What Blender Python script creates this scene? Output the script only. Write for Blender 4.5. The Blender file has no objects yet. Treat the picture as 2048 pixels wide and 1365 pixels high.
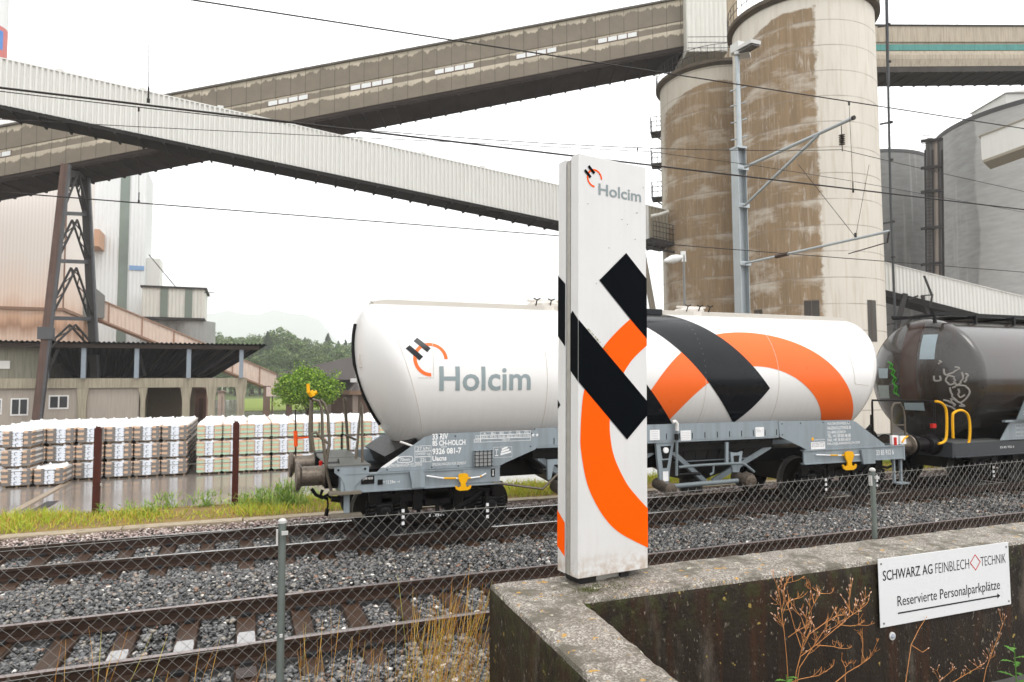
import bpy, bmesh, math, random
import numpy as np
from mathutils import Vector, Matrix
random.seed(7); RNG = np.random.default_rng(11)
R_ = math.radians
sc = bpy.context.scene
COL = sc.collection
# ------------------------------------------------------------------ camera
CAM_Z = 2.542
YAW, PITCH, ROLL = R_(21.28), R_(3.48), R_(-0.3)
FW = Vector((math.sin(YAW)*math.cos(PITCH), math.cos(YAW)*math.cos(PITCH), math.sin(PITCH)))
_r = Vector((math.cos(YAW), -math.sin(YAW), 0)); _u = _r.cross(FW)
RT = math.cos(ROLL)*_r + math.sin(ROLL)*_u
UP = math.cos(ROLL)*_u - math.sin(ROLL)*_r
cam = bpy.data.cameras.new('camera'); cam_o = bpy.data.objects.new('camera', cam); COL.objects.link(cam_o)
cam.sensor_width = 36; cam.lens = 24.0; cam.clip_end = 9000; cam.clip_start = 0.05
m = Matrix((RT, UP, -FW)).transposed().to_4x4(); m.translation = (0, 0, CAM_Z); cam_o.matrix_world = m
cam.dof.use_dof = True; cam.dof.focus_distance = 3.6; cam.dof.aperture_fstop = 7.0
sc.camera = cam_o
# ------------------------------------------------------------------ sky, sun, exposure
SUN_EL, SUN_AZ = R_(58), R_(150)
w = bpy.data.worlds.new('World'); sc.world = w; w.use_nodes = True
nt = w.node_tree; nt.nodes.clear()
sky = nt.nodes.new('ShaderNodeTexSky'); sky.sky_type = 'NISHITA'; sky.sun_disc = False
sky.sun_elevation = SUN_EL; sky.sun_rotation = SUN_AZ; sky.air_density = 1.0; sky.dust_density = 4.0
hs = nt.nodes.new('ShaderNodeHueSaturation'); hs.inputs['Saturation'].default_value = 0.12
b1 = nt.nodes.new('ShaderNodeBackground'); b1.inputs['Strength'].default_value = 0.05
tc = nt.nodes.new('ShaderNodeTexCoord'); sx = nt.nodes.new('ShaderNodeSeparateXYZ')
rp = nt.nodes.new('ShaderNodeValToRGB')                      # overcast: brighter overhead than at the horizon
rp.color_ramp.elements[0].position = 0.0; rp.color_ramp.elements[0].color = (0.92, 0.923, 0.93, 1)
rp.color_ramp.elements[1].position = 1.0; rp.color_ramp.elements[1].color = (1.0, 1.0, 1.0, 1)
b2 = nt.nodes.new('ShaderNodeBackground'); b2.inputs['Strength'].default_value = 2.0
ad = nt.nodes.new('ShaderNodeAddShader'); ow = nt.nodes.new('ShaderNodeOutputWorld')
L = nt.links.new
L(sky.outputs[0], hs.inputs['Color']); L(hs.outputs[0], b1.inputs[0])
L(tc.outputs['Generated'], sx.inputs[0]); L(sx.outputs['Z'], rp.inputs[0]); L(rp.outputs[0], b2.inputs[0])
L(b1.outputs[0], ad.inputs[0]); L(b2.outputs[0], ad.inputs[1]); L(ad.outputs[0], ow.inputs[0])
sun = bpy.data.lights.new('sun', 'SUN'); sun.energy = 0.9; sun.angle = R_(25); sun.color = (1.0, 0.97, 0.92)
so = bpy.data.objects.new('sun', sun); COL.objects.link(so)
sd = Vector((math.sin(SUN_AZ)*math.cos(SUN_EL), math.cos(SUN_AZ)*math.cos(SUN_EL), math.sin(SUN_EL)))
so.rotation_euler = sd.to_track_quat('Z', 'Y').to_euler()
vs = sc.view_settings; sc.display_settings.display_device = 'sRGB'
vs.view_transform = 'Standard'; vs.look = 'None'; vs.exposure = -0.05; vs.gamma = 1.0; vs.use_curve_mapping = False
sc.cycles.max_bounces = 8; sc.cycles.diffuse_bounces = 3; sc.cycles.glossy_bounces = 3; sc.cycles.transmission_bounces = 3
sc.cycles.volume_bounces = 4; sc.cycles.caustics_reflective = False; sc.cycles.caustics_refractive = False
sc.cycles.use_denoising = True

# ------------------------------------------------------------------ survey helpers: a photo point on a known plane of the place
CO = Vector((0, 0, CAM_Z))
def ray(px, py): return float(px-1024)*RT - float(py-682.5)*UP + 1365.0*FW
def at(px, py, y): v = ray(px, py); return CO + v*(float(y)/v.y)
def at_z(px, py, z): v = ray(px, py); return CO + v*(float(z-CAM_Z)/v.z)
def at_d(px, py, d): return CO + ray(px, py)*(float(d)/1365.0)

# ------------------------------------------------------------------ materials
MATS = {}
def newmat(name):
    mt = bpy.data.materials.new(name); mt.use_nodes = True; MATS[name] = mt
    t = mt.node_tree; return mt, t, t.nodes['Principled BSDF']
def N(t, kind, **kw):
    n = t.nodes.new('ShaderNode'+kind)
    for k, v in kw.items():
        if k in n.inputs.keys() if isinstance(k, str) else False: n.inputs[k].default_value = v
        else: setattr(n, k, v)
    return n
def lk(t, a, b): t.links.new(a, b)
def coord(t, sx=1, sy=1, sz=1, kind='Object'):
    c = N(t, 'TexCoord'); mp = N(t, 'Mapping'); mp.inputs['Scale'].default_value = (sx, sy, sz)
    lk(t, c.outputs[kind], mp.inputs[0]); return mp.outputs[0]
def noise(t, vec, scale, detail=4, rough=0.55):
    n = N(t, 'TexNoise'); n.inputs['Scale'].default_value = scale; n.inputs['Detail'].default_value = detail
    n.inputs['Roughness'].default_value = rough; lk(t, vec, n.inputs['Vector']); return n.outputs['Fac']
def ramp(t, fac, stops):
    r = N(t, 'ValToRGB'); e = r.color_ramp.elements
    while len(e) < len(stops): e.new(0.5)
    for i, (p, c) in enumerate(stops):
        e[i].position = p; c = (c, c, c) if not hasattr(c, '__len__') else c; e[i].color = (*c, 1)
    lk(t, fac, r.inputs[0]); return r.outputs[0]
def mix(t, fac, a, b, mode='MIX'):
    n = N(t, 'MixRGB', blend_type=mode)
    for inp, v in ((n.inputs[0], fac), (n.inputs[1], a), (n.inputs[2], b)):
        if hasattr(v, 'is_output') or hasattr(v, 'links'): lk(t, v, inp)
        elif hasattr(v, '__len__'): inp.default_value = (*v, 1)
        else: inp.default_value = v
    return n.outputs[0]
def math_(t, op, a, b=0.0, c=None):
    n = N(t, 'Math', operation=op)
    for i, v in enumerate((a, b, c)):
        if v is None: continue
        if hasattr(v, 'links'): lk(t, v, n.inputs[i])
        else: n.inputs[i].default_value = v
    return n.outputs[0]
def bump(t, bs, h, strength, dist=0.02):
    b = N(t, 'Bump'); b.inputs['Strength'].default_value = strength; b.inputs['Distance'].default_value = dist
    lk(t, h, b.inputs['Height']); lk(t, b.outputs[0], bs.inputs['Normal'])
def sc_(c, k): return tuple(min(1, x*k) for x in c)
def M(name, col, rough=0.6, metal=0.0, var=0.12, scale=6, bmp=0.0, bscale=60, streak=0.0, coat=0.0, dirt=None, dirt_amt=0.5, spec=0.22):
    if name in MATS: return MATS[name]
    mt, t, bs = newmat(name); v = coord(t)
    c = mix(t, noise(t, v, scale), sc_(col, 1-var), sc_(col, 1+var))
    if streak:
        s = ramp(t, noise(t, coord(t, 1, 1, 0.06), 9, 5), [(0.42, 0), (0.7, 1)])
        c = mix(t, math_(t, 'MULTIPLY', s, streak), c, dirt or sc_(col, 0.45))
    elif dirt:
        s = ramp(t, noise(t, v, scale*2.3, 6, 0.65), [(0.48, 0), (0.68, 1)])
        c = mix(t, math_(t, 'MULTIPLY', s, dirt_amt), c, dirt)
    lk(t, c, bs.inputs['Base Color'])
    rr = mix(t, noise(t, v, scale*1.7), (max(0.02, rough-0.08),)*3, (min(1, rough+0.1),)*3); lk(t, rr, bs.inputs['Roughness'])
    bs.inputs['Specular IOR Level'].default_value = spec; bs.inputs['Metallic'].default_value = metal; bs.inputs['Coat Weight'].default_value = coat; bs.inputs['Coat Roughness'].default_value = 0.12
    if bmp: bump(t, bs, noise(t, v, bscale, 5), bmp, 0.01)
    return mt

# ------------------------------------------------------------------ mesh builder
class MB:
    def __init__(s): s.v = []; s.f = []; s.mi = []
    def add(s, vs_, fs, m=0):
        k = len(s.v); s.v += [tuple(p) for p in vs_]; s.f += [tuple(i+k for i in f) for f in fs]
        s.mi += (m if isinstance(m, list) else [m]*len(fs)); return s
    def box(s, x0, x1, y0, y1, z0, z1, m=0):
        return s.add([(x0,y0,z0),(x1,y0,z0),(x1,y1,z0),(x0,y1,z0),(x0,y0,z1),(x1,y0,z1),(x1,y1,z1),(x0,y1,z1)],
                     [(0,3,2,1),(4,5,6,7),(0,1,5,4),(1,2,6,5),(2,3,7,6),(3,0,4,7)], m)
    def beam(s, p0, p1, w, h, m=0, up=(0,0,1)):
        p0, p1 = Vector(p0), Vector(p1); d = (p1-p0).normalized(); up = Vector(up)
        if abs(d.dot(up)) > 0.98: up = Vector((0,1,0))
        a = d.cross(up).normalized(); b = a.cross(d); q = []
        for p in (p0, p1):
            for sa, sb in ((-1,-1),(1,-1),(1,1),(-1,1)): q.append(p + a*(sa*w/2) + b*(sb*h/2))
        return s.add(q, [(0,3,2,1),(4,5,6,7),(0,1,5,4),(1,2,6,5),(2,3,7,6),(3,0,4,7)], m)
    def tube(s, pts, r, n=8, m=0, closed=False):
        pts = [Vector(p) for p in pts]; k = len(pts); rr = r if hasattr(r, '__len__') else [r]*k
        ds = [((pts[min(i+1,k-1)]-pts[i]).normalized() + (pts[i]-pts[max(i-1,0)]).normalized()).normalized() for i in range(k)]
        a = ds[0].orthogonal().normalized(); vs_ = []
        for i in range(k):
            a = (a - ds[i]*a.dot(ds[i])).normalized(); b = ds[i].cross(a)
            for j in range(n):
                t = 2*math.pi*j/n; vs_.append(pts[i] + (a*math.cos(t) + b*math.sin(t))*rr[i])
        fs = [(i*n+j, i*n+(j+1)%n, (i+1)*n+(j+1)%n, (i+1)*n+j) for i in range(k-1) for j in range(n)]
        fs += [tuple(range(n-1,-1,-1)), tuple((k-1)*n+j for j in range(n))]
        return s.add(vs_, fs, m)
    def lathe(s, prof, o, ax=(0,0,1), n=24, m=0, caps=True):
        o, ax = Vector(o), Vector(ax).normalized(); a = ax.orthogonal().normalized(); b = ax.cross(a); vs_ = []
        for r, z in prof:
            for j in range(n):
                t = 2*math.pi*j/n; vs_.append(o + ax*z + (a*math.cos(t)+b*math.sin(t))*max(r, 1e-4))
        k = len(prof); fs = [(i*n+j, i*n+(j+1)%n, (i+1)*n+(j+1)%n, (i+1)*n+j) for i in range(k-1) for j in range(n)]
        if caps: fs += [tuple(range(n-1,-1,-1)), tuple((k-1)*n+j for j in range(n))]
        return s.add(vs_, fs, m)
    def prism(s, poly, o, ex, ey, th, m=0):
        """polygon (list of 2D) in plane o+ex*u+ey*v, given thickness away from the viewer side (ex x ey)"""
        o, ex, ey = Vector(o), Vector(ex), Vector(ey); nz = ex.cross(ey).normalized(); k = len(poly)
        vs_ = [o+ex*u+ey*v for u, v in poly] + [o+ex*u+ey*v-nz*th for u, v in poly]
        a = sum(poly[i][0]*poly[(i+1)%k][1]-poly[(i+1)%k][0]*poly[i][1] for i in range(k))
        f = tuple(range(k)) if a > 0 else tuple(range(k-1,-1,-1))
        g = tuple(k+i for i in reversed(f))
        fs = [f, g] + [(f[i], g[k-1-i], g[(k-2-i)%k], f[(i+1)%k]) for i in range(k)]
        return s.add(vs_, fs, m)
    def flat(s, vs2, fs, o, ex, ey, m=0):
        o, ex, ey = Vector(o), Vector(ex), Vector(ey)
        return s.add([o+ex*u+ey*v for u, v in vs2], fs, m)
    def loft(s, rings, m=0, cap=True):
        n = len(rings[0]); vs_ = [p for r in rings for p in r]
        fs = [(i*n+j, i*n+(j+1)%n, (i+1)*n+(j+1)%n, (i+1)*n+j) for i in range(len(rings)-1) for j in range(n)]
        if cap: fs += [tuple(range(n-1,-1,-1)), tuple((len(rings)-1)*n+j for j in range(n))]
        return s.add(vs_, fs, m)
    def build(s, name, mats, parent=None, base=None, smooth=False, bevel=0.0, fix=True):
        me = bpy.data.meshes.new(name); b = Vector(base) if base is not None else Vector((0,0,0))
        me.from_pydata([(p[0]-b.x, p[1]-b.y, p[2]-b.z) for p in s.v], [], s.f)
        for mt in (mats if isinstance(mats, (list, tuple)) else [mats]): me.materials.append(mt)
        me.polygons.foreach_set('material_index', s.mi)
        if fix:
            bm = bmesh.new(); bm.from_mesh(me); bmesh.ops.recalc_face_normals(bm, faces=bm.faces); bm.to_mesh(me); bm.free()
        if smooth: me.shade_smooth(); me.set_sharp_from_angle(angle=R_(38))
        o = bpy.data.objects.new(name, me); COL.objects.link(o)
        if parent: o.parent = parent
        elif base is not None: o.location = b
        if bevel:
            md = o.modifiers.new('bevel', 'BEVEL'); md.width = bevel; md.segments = 2; md.limit_method = 'ANGLE'; md.angle_limit = R_(50)
        return o
def tag(o, label=None, cat=None, group=None, kind=None):
    if label: o['label'] = label
    if cat: o['category'] = cat
    if group: o['group'] = group
    if kind: o['kind'] = kind
    return o
class Thing:
    def __init__(s, name, base, label, cat, group=None):
        s.b = Vector(base); s.e = bpy.data.objects.new(name, None); COL.objects.link(s.e); s.e.location = s.b
        s.e.empty_display_size = 0.2; tag(s.e, label, cat, group)
    def part(s, name, mb, mats, parent=None, label=None, **kw):
        o = mb.build(name, mats, parent or s.e, s.b, **kw)
        if label: o['label'] = label
        return o
def one(name, mb, mats, label=None, cat=None, group=None, kind=None, base=None, **kw):
    if base is None:
        a = np.array(mb.v); base = (a[:,0].mean(), a[:,1].mean(), a[:,2].min())
    if kind in ('structure', 'stuff'): base = (0, 0, 0)
    return tag(mb.build(name, mats, None, base, **kw), label, cat, group, kind)
def copy_tree(o, parent=None):
    c = o.copy(); COL.objects.link(c)
    if parent: c.parent = parent
    for ch in list(o.children): copy_tree(ch, c)
    return c
_tx = {}
def text2d(s, bold=0.0):
    """outline of a string as flat mesh, normalised to a unit box; returns verts, faces, aspect"""
    if (s, bold) not in _tx:
        c = bpy.data.curves.new('t', 'FONT'); c.body = s; c.size = 1; c.offset = bold; c.resolution_u = 3
        o = bpy.data.objects.new('t', c); COL.objects.link(o); bpy.context.view_layer.update()
        me = bpy.data.meshes.new_from_object(o.evaluated_get(bpy.context.evaluated_depsgraph_get()))
        vs_ = np.array([(v.co.x, v.co.y) for v in me.vertices]); fs = [tuple(p.vertices) for p in me.polygons]
        bpy.data.objects.remove(o); bpy.data.curves.remove(c); bpy.data.meshes.remove(me)
        lo, hi = vs_.min(0), vs_.max(0); _tx[(s, bold)] = ((vs_-lo)/(hi-lo), fs, (hi-lo)[0]/(hi-lo)[1])
    return _tx[(s, bold)]
def put_text(mb, s, x0, x1, y0, y1, o, ex, ey, m, bold=0.0):
    v, f, a = text2d(s, bold)
    mb.flat([(x0+(x1-x0)*p[0], y0+(y1-y0)*p[1]) for p in v], f, o, ex, ey, m)
def rect(x0, x1, y0, y1): return [(x0,y0),(x1,y0),(x1,y1),(x0,y1)]
def frame_rect(mb, x0, x1, y0, y1, t, o, ex, ey, m):
    for r in ((x0,x1,y0,y0+t),(x0,x1,y1-t,y1),(x0,x0+t,y0+t,y1-t),(x1-t,x1,y0+t,y1-t)):
        mb.flat(rect(*r), [(0,1,2,3)], o, ex, ey, m)
def np_mesh(name, verts, faces, mats, kind=None, fmi=None):
    """many equal-sided faces straight from arrays"""
    me = bpy.data.meshes.new(name); nv, (nf, k) = len(verts), faces.shape
    me.vertices.add(nv); me.vertices.foreach_set('co', np.ascontiguousarray(verts, dtype=np.float32).ravel())
    me.loops.add(nf*k); me.loops.foreach_set('vertex_index', np.ascontiguousarray(faces, dtype=np.int32).ravel())
    me.polygons.add(nf); me.polygons.foreach_set('loop_start', np.arange(0, nf*k, k, dtype=np.int32))
    for mt in (mats if isinstance(mats, (list, tuple)) else [mats]): me.materials.append(mt)
    if fmi is not None: me.polygons.foreach_set('material_index', np.ascontiguousarray(fmi, dtype=np.int32))
    me.update(calc_edges=True); me.validate()
    o = bpy.data.objects.new(name, me); COL.objects.link(o)
    if kind: o['kind'] = kind
    return o
EX, EY, EZ = Vector((1,0,0)), Vector((0,1,0)), Vector((0,0,1))
# ================================================================== GROUND
YARD_Z = -0.9
def rail_mat(name, head):
    mt, t, bs = newmat(name); v = coord(t)
    lk(t, mix(t, noise(t, coord(t,1,6,6), 5), sc_(head,.7), sc_(head,1.3)), bs.inputs['Base Color']); bs.inputs['Specular IOR Level'].default_value = 0.25
    return mt, t, bs
M_rust, t, bs = rail_mat('rail_rust', (0.036, 0.021, 0.015)); bs.inputs['Roughness'].default_value = 0.38
M_head, t, bs = rail_mat('rail_head', (0.34, 0.29, 0.28)); bs.inputs['Metallic'].default_value = 0.75; bs.inputs['Roughness'].default_value = 0.42
M_shiny = M('rail_head_polished', (0.42, 0.41, 0.41), 0.25, 0.95, 0.1)
M_sleeper = M('sleeper_rusty_steel', (0.046, 0.023, 0.012), 0.36, 0, 0.4, 7, 0.2, 40, 0, 0, (0.02,0.016,0.014), .7)
M_clip = M('rail_clip', (0.015, 0.015, 0.016), 0.4)
mt, t, bs = newmat('puddle'); M_puddle = mt
bs.inputs['Base Color'].default_value = (0.10, 0.085, 0.08, 1); bs.inputs['Roughness'].default_value = 0.03; bs.inputs['Specular IOR Level'].default_value = 1.0
bs.inputs['Coat Weight'].default_value = 1.0; bs.inputs['Coat Roughness'].default_value = 0.02
# stones: every stone an island with its own grey
def stone_mat(name, stops, rough=0.42):
    mt, t, bs = newmat(name); g = N(t, 'NewGeometry')
    c = ramp(t, g.outputs['Random Per Island'], stops); v = coord(t)
    c = mix(t, 0.45, c, mix(t, noise(t, v, 45, 3), (0.25,)*3, (0.9,)*3), 'OVERLAY')
    lk(t, c, bs.inputs['Base Color']); bs.inputs['Roughness'].default_value = rough; bs.inputs['Specular IOR Level'].default_value = 0.5
    return mt
M_stone = stone_mat('ballast_stone', [(0.0,(0.022,0.022,0.023)),(0.35,(0.062,0.063,0.065)),(0.62,(0.122,0.122,0.124)),(0.80,(0.20,0.194,0.188)),
   (0.92,(0.25,0.22,0.18)),(0.965,(0.20,0.10,0.06)),(0.985,(0.62,0.58,0.52)),(1.0,(0.75,0.72,0.68))], 0.24)
M_pinkstone = stone_mat('pink_gravel', [(0.0,(0.16,0.11,0.10)),(0.5,(0.36,0.27,0.24)),(0.85,(0.5,0.42,0.38)),(1.0,(0.7,0.62,0.58))], 0.5)
M_bed = M('ballast_base', (0.045,0.043,0.042), 0.6, 0, 0.4, 30, 0.6, 60)
M_soil = M('verge_soil', (0.20,0.135,0.05), 0.9, 0, 0.4, 4, 0.5, 30)
M_field = M('field_green', (0.075,0.10,0.03), 0.9, 0, 0.3, 0.2)
M_pave = M('pavement_asphalt', (0.10,0.095,0.09), 0.45, 0, 0.2, 12, 0.4, 120)
# wet asphalt of the yard: thin water film over brown grey asphalt
mt, t, bs = newmat('wet_asphalt'); M_yard = mt; v = coord(t)
c = mix(t, noise(t, v, 0.8, 5), (0.13,0.108,0.092), (0.23,0.195,0.168)); c = mix(t, math_(t,'MULTIPLY',noise(t, v, 60, 2),0.5), c, (0.26,0.23,0.20))
lk(t, c, bs.inputs['Base Color'])
lk(t, ramp(t, noise(t, v, 0.5, 4), [(0.35,0.05),(0.7,0.17)]), bs.inputs['Roughness']); bs.inputs['IOR'].default_value = 1.4
bump(t, bs, noise(t, v, 25, 3), 0.10, 0.01)
def sheet(name, prof, x0, x1, mat, kind='structure', nx=1):
    mb = MB()
    for i in range(nx):
        a, b = x0+(x1-x0)*i/nx, x0+(x1-x0)*(i+1)/nx
        for (ya, za), (yb, zb) in zip(prof, prof[1:]): mb.add([(a,ya,za),(b,ya,za),(b,yb,zb),(a,yb,zb)], [(0,1,2,3)])
    return one(name, mb, mat, kind=kind, fix=False)
sheet('ground', [(-105,-1.02),(6500,-1.02)], -4700, 7700, M_field)
sheet('yard', [(16.7,YARD_Z),(160,YARD_Z)], -140, 200, M_yard)
sheet('pavement', [(-60,0.85),(3.22,0.85)], -80, 120, M_pave)
sheet('embankment', [(3.22,0.846),(3.6,0.70),(5.6,-0.27),(5.9,-0.30)], -80, 150, M_soil)
sheet('ballast_bed', [(5.6,-0.31),(6.3,-0.235),(13.5,-0.235),(13.86,-0.10)], -80, 150, M_bed)
sheet('verge', [(14.18,-0.02),(15.9,0.0),(16.3,-0.15),(17.0,-0.93)], -80, 150, M_soil)
M_kerbc = M('kerb_concrete', (0.33,0.27,0.19), 0.55, 0, 0.25, 3, 0.2, 60, 0, 0, (0.14,0.11,0.07), 0.6)
mb = MB()
for i in range(60):
    x = -18 + i*2.0; mb.box(x, x+1.985, 13.87, 14.16, -0.3, 0.0+0.004*((i*7)%3))
one('kerb', mb, M_kerbc, kind='structure', bevel=0.012)
mb = MB()                                                     # raised dividing kerb and drain running away from the track in the yard
mb.box(-5.90, -5.70, 17.3, 28.4, -1.0, YARD_Z+0.035)
one('yard_kerb', mb, M('yard_kerb_concrete', (0.30,0.24,0.18), 0.4, 0, 0.2), kind='structure', bevel=0.01)
mb = MB(); mb.box(-5.42, -5.12, 17.6, 24.0, -1.0, YARD_Z+0.012)
for i in range(60): mb.box(-5.38, -5.16, 17.7+i*0.105, 17.745+i*0.105, YARD_Z+0.012, YARD_Z+0.022, 1)
one('drain_grate', mb, [M('drain_black', (0.02,0.021,0.024), 0.25), M('drain_bar', (0.10,0.10,0.11), 0.3, 0.4)], 'dark slotted drain channel in the wet asphalt of the yard', 'drain')

def stones(name, n, sampler, smin, smax, mat, squash=0.7):
    p = sampler(n); n = len(p)
    cube = np.array([(-1,-1,-1),(1,-1,-1),(1,1,-1),(-1,1,-1),(-1,-1,1),(1,-1,1),(1,1,1),(-1,1,1)], float)
    v = cube[None]*RNG.uniform(0.45, 1.0, (n,8,3))
    q = RNG.normal(size=(n,4)); q /= np.linalg.norm(q, axis=1)[:,None]; w_,x,y,z = q.T
    Rm = np.stack([1-2*(y*y+z*z),2*(x*y-z*w_),2*(x*z+y*w_),2*(x*y+z*w_),1-2*(x*x+z*z),2*(y*z-x*w_),2*(x*z-y*w_),2*(y*z+x*w_),1-2*(x*x+y*y)],1).reshape(n,3,3)
    v = np.einsum('nij,nkj->nki', Rm, v*RNG.uniform(0.6,1.0,(n,1,3)))
    s = (RNG.uniform(smin, smax, n)*RNG.choice([0.8,1,1,1.35], n))[:,None,None]; v = v*s; v[:,:,2] *= squash
    v += p[:,None,:]
    f = np.array([(0,3,2,1),(4,5,6,7),(0,1,5,4),(1,2,6,5),(2,3,7,6),(3,0,4,7)])[None] + (np.arange(n)*8)[:,None,None]
    return np_mesh(name, v.reshape(-1,3), f.reshape(-1,4), mat, 'stuff')
SL = 0.60; SX0 = -1.15
def inview(P, mrg=0.25):
    d = P - np.array([0,0,CAM_Z]); k = d@np.array(FW)
    return (np.abs(d@np.array(RT)) < k*(0.75+mrg)) & (k > 1) & (np.abs(d@np.array(UP)) < k*(0.5+mrg))
def ballast(n):
    x = np.concatenate([RNG.uniform(-4.2, 14, int(n*.62)), RNG.uniform(14, 45, int(n*.38))]); y = RNG.uniform(6.0, 13.75, len(x))
    z = np.full(len(x), -0.215) + 0.03*np.sin(x*1.7+y)*np.sin(y*2.3) + RNG.uniform(-0.01,0.025,len(x))
    z += 0.045*np.exp(-((y-10.2)/0.7)**2) + np.where(y > 13.3, (y-13.3)*0.25, 0)
    ph = np.abs(((x-SX0)/SL+0.5) % 1 - 0.5)*SL                # distance to the nearest sleeper's middle
    onsl = (ph < 0.135) & ((np.abs(y-8.1) < 1.22) | (np.abs(y-12.3) < 1.22))
    keep = ~onsl
    for yr in (7.34,8.85,11.55,13.05): keep &= np.abs(y-yr) > 0.085
    P = np.stack([x,y,z],1)[keep]; P = P[inview(P)]
    return P
stones('gravel', 175000, ballast, 0.019, 0.034, M_stone)
def pinkstrip(n):
    x = RNG.uniform(-4.5, 30, n); y = RNG.uniform(13.42, 13.86, n)
    return np.stack([x, y, -0.17+(y-13.42)*0.3+RNG.uniform(0,0.02,n)], 1)
stones('pink_gravel', 15000, pinkstrip, 0.014, 0.026, M_pinkstone)

# ================================================================== RAILWAY TRACKS
def track(yc, label, head_mat, x0, n, puddles):
    T = Thing('railway_track', (SX0+x0*SL, yc, -0.2), label, 'track')
    xa, xb = -9.0, 95.0
    prof = [(-0.035,0),(0.035,0),(0.036,-0.035),(0.010,-0.048),(0.009,-0.135),(0.070,-0.155),(0.070,-0.168),(-0.070,-0.168),(-0.070,-0.155),(-0.009,-0.135),(-0.010,-0.048),(-0.036,-0.035)]
    for s in (-1, 1):
        mb = MB(); y = yc + s*0.755
        mb.loft([[(x, y+a, b) for a, b in prof] for x in (xa, xb)])
        k = len(mb.f)
        mb.mi = [1 if i == 0 else 0 for i in range(k)]
        T.part('rail', mb, [M_rust, head_mat])
    for i in range(n):
        x = SX0 + (x0+i)*SL
        if i == 0:
            mb = MB(); prof2 = [(-0.125,-0.32),(-0.10,-0.172),(0.10,-0.172),(0.125,-0.32)]
            mb.loft([[(x+a, yc+yy, b-dz) for a, b in prof2] for yy, dz in ((-1.2,0.06),(-1.1,0.0),(1.1,0.0),(1.2,0.06))])
            for s in (-1, 1):
                for d in (-0.105, 0.105):
                    mb.box(x-0.055, x+0.055, yc+s*0.755+d-0.035, yc+s*0.755+d+0.035, -0.172, -0.125, 1)
            first = T.part('sleeper', mb, [M_sleeper, M_clip], bevel=0.008)
        else:
            c = first.copy(); COL.objects.link(c); c.location = (i*SL, 0, 0)
    for i, (ya, yb, w0) in puddles.items():
        x = SX0 + i*SL; mb = MB(); poly = []
        for j in range(14):
            a = 2*math.pi*j/14; u = max(-1, min(1, 1.35*math.cos(a)+random.uniform(-.1,.1))); v_ = max(-1, min(1, 1.35*math.sin(a)+random.uniform(-.06,.06)))
            poly.append((x+u*w0, (ya+yb)/2+v_*(yb-ya)/2))
        mb.prism(poly, (0,0,-0.1675), EX, EY, 0.002)
        T.part('puddle', mb, M_puddle)
    return T
track(8.095, 'near railway track with brown rusty rails and puddles on its sleepers', M_head, -4, 96,
      {0:(7.60,8.13,0.088), 1:(7.60,8.17,0.09), 2:(7.60,8.20,0.09), 3:(7.60,7.93,0.085), 5:(6.98,7.25,0.09), 2.0001:(6.95,7.2,0.09)})
track(12.30, 'far railway track with polished rails carrying the tank wagons', M_shiny, -8, 98, {})

# ================================================================== GRASS, WEEDS
def leaf_mat(name, stops, trans=0.25, rough=0.5):
    mt, t, bs = newmat(name); g = N(t, 'NewGeometry')
    c = ramp(t, g.outputs['Random Per Island'], stops); lk(t, c, bs.inputs['Base Color']); bs.inputs['Roughness'].default_value = rough
    bs.inputs['Specular IOR Level'].default_value = 0.3
    tr = N(t, 'BsdfTranslucent'); lk(t, c, tr.inputs[0]); ms = N(t, 'MixShader'); ms.inputs[0].default_value = trans
    o = t.nodes['Material Output']; lk(t, bs.outputs[0], ms.inputs[1]); lk(t, tr.outputs[0], ms.inputs[2]); lk(t, ms.outputs[0], o.inputs[0])
    return mt
M_grass = leaf_mat('grass_green', [(0,(0.27,0.31,0.025)),(0.3,(0.33,0.44,0.035)),(0.62,(0.46,0.50,0.045)),(0.82,(0.58,0.47,0.08)),(1,(0.52,0.28,0.08))])
M_weed = leaf_mat('weed_green', [(0,(0.16,0.27,0.06)),(0.6,(0.28,0.42,0.09)),(1,(0.42,0.50,0.12))])
M_dry = leaf_mat('dry_straw', [(0,(0.46,0.20,0.03)),(0.4,(0.70,0.37,0.06)),(0.8,(0.80,0.54,0.14)),(1,(0.45,0.46,0.08))], 0.2)
def blades(name, P, h, w_, lean, mat, bend=0.5, kind='stuff', seg=3):
    n = len(P); a = RNG.uniform(0, 2*np.pi, n); d = np.stack([np.cos(a), np.sin(a), np.zeros(n)], 1)
    b = RNG.uniform(0, 2*np.pi, n); s = np.stack([np.cos(b), np.sin(b), np.zeros(n)], 1)
    le = RNG.uniform(0, 1, n)*lean; V = []
    for k in range(seg+1):
        u = k/seg; c = P + d*(le*h*(bend*u*u+(1-bend)*u))[:,None] + np.array([0,0,1])*(h*u*(1-0.25*le*u))[:,None]
        ww = (w_*(1-0.85*u))[:,None]; V += [c - s*ww, c + s*ww]
    V = np.stack(V, 1); f = np.array([(2*k,2*k+1,2*k+3,2*k+2) for k in range(seg)])[None] + (np.arange(n)*2*(seg+1))[:,None,None]
    return np_mesh(name, V.reshape(-1,3), f.reshape(-1,4), mat, kind)
n = 36000
x = RNG.uniform(-5.5, 26, n); y = 14.2 + 1.85*RNG.uniform(0,1,n)**0.75; pat = np.sin(x*1.3)+np.sin(x*3.1+1)+np.sin(y*4+x)
k_ = RNG.uniform(0,1,n) < 0.55+0.2*pat; x, y = x[k_], y[k_]; pat = pat[k_]
P = np.stack([x, y, np.where(y > 15.9, -(y-15.9)*0.5, 0)-0.01], 1)
blades('verge_grass', P, RNG.uniform(0.05,0.17,len(P))*(1+0.35*np.clip(pat,-1,1.5)), RNG.uniform(0.006,0.013,len(P)), 1.3, M_grass)
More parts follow.
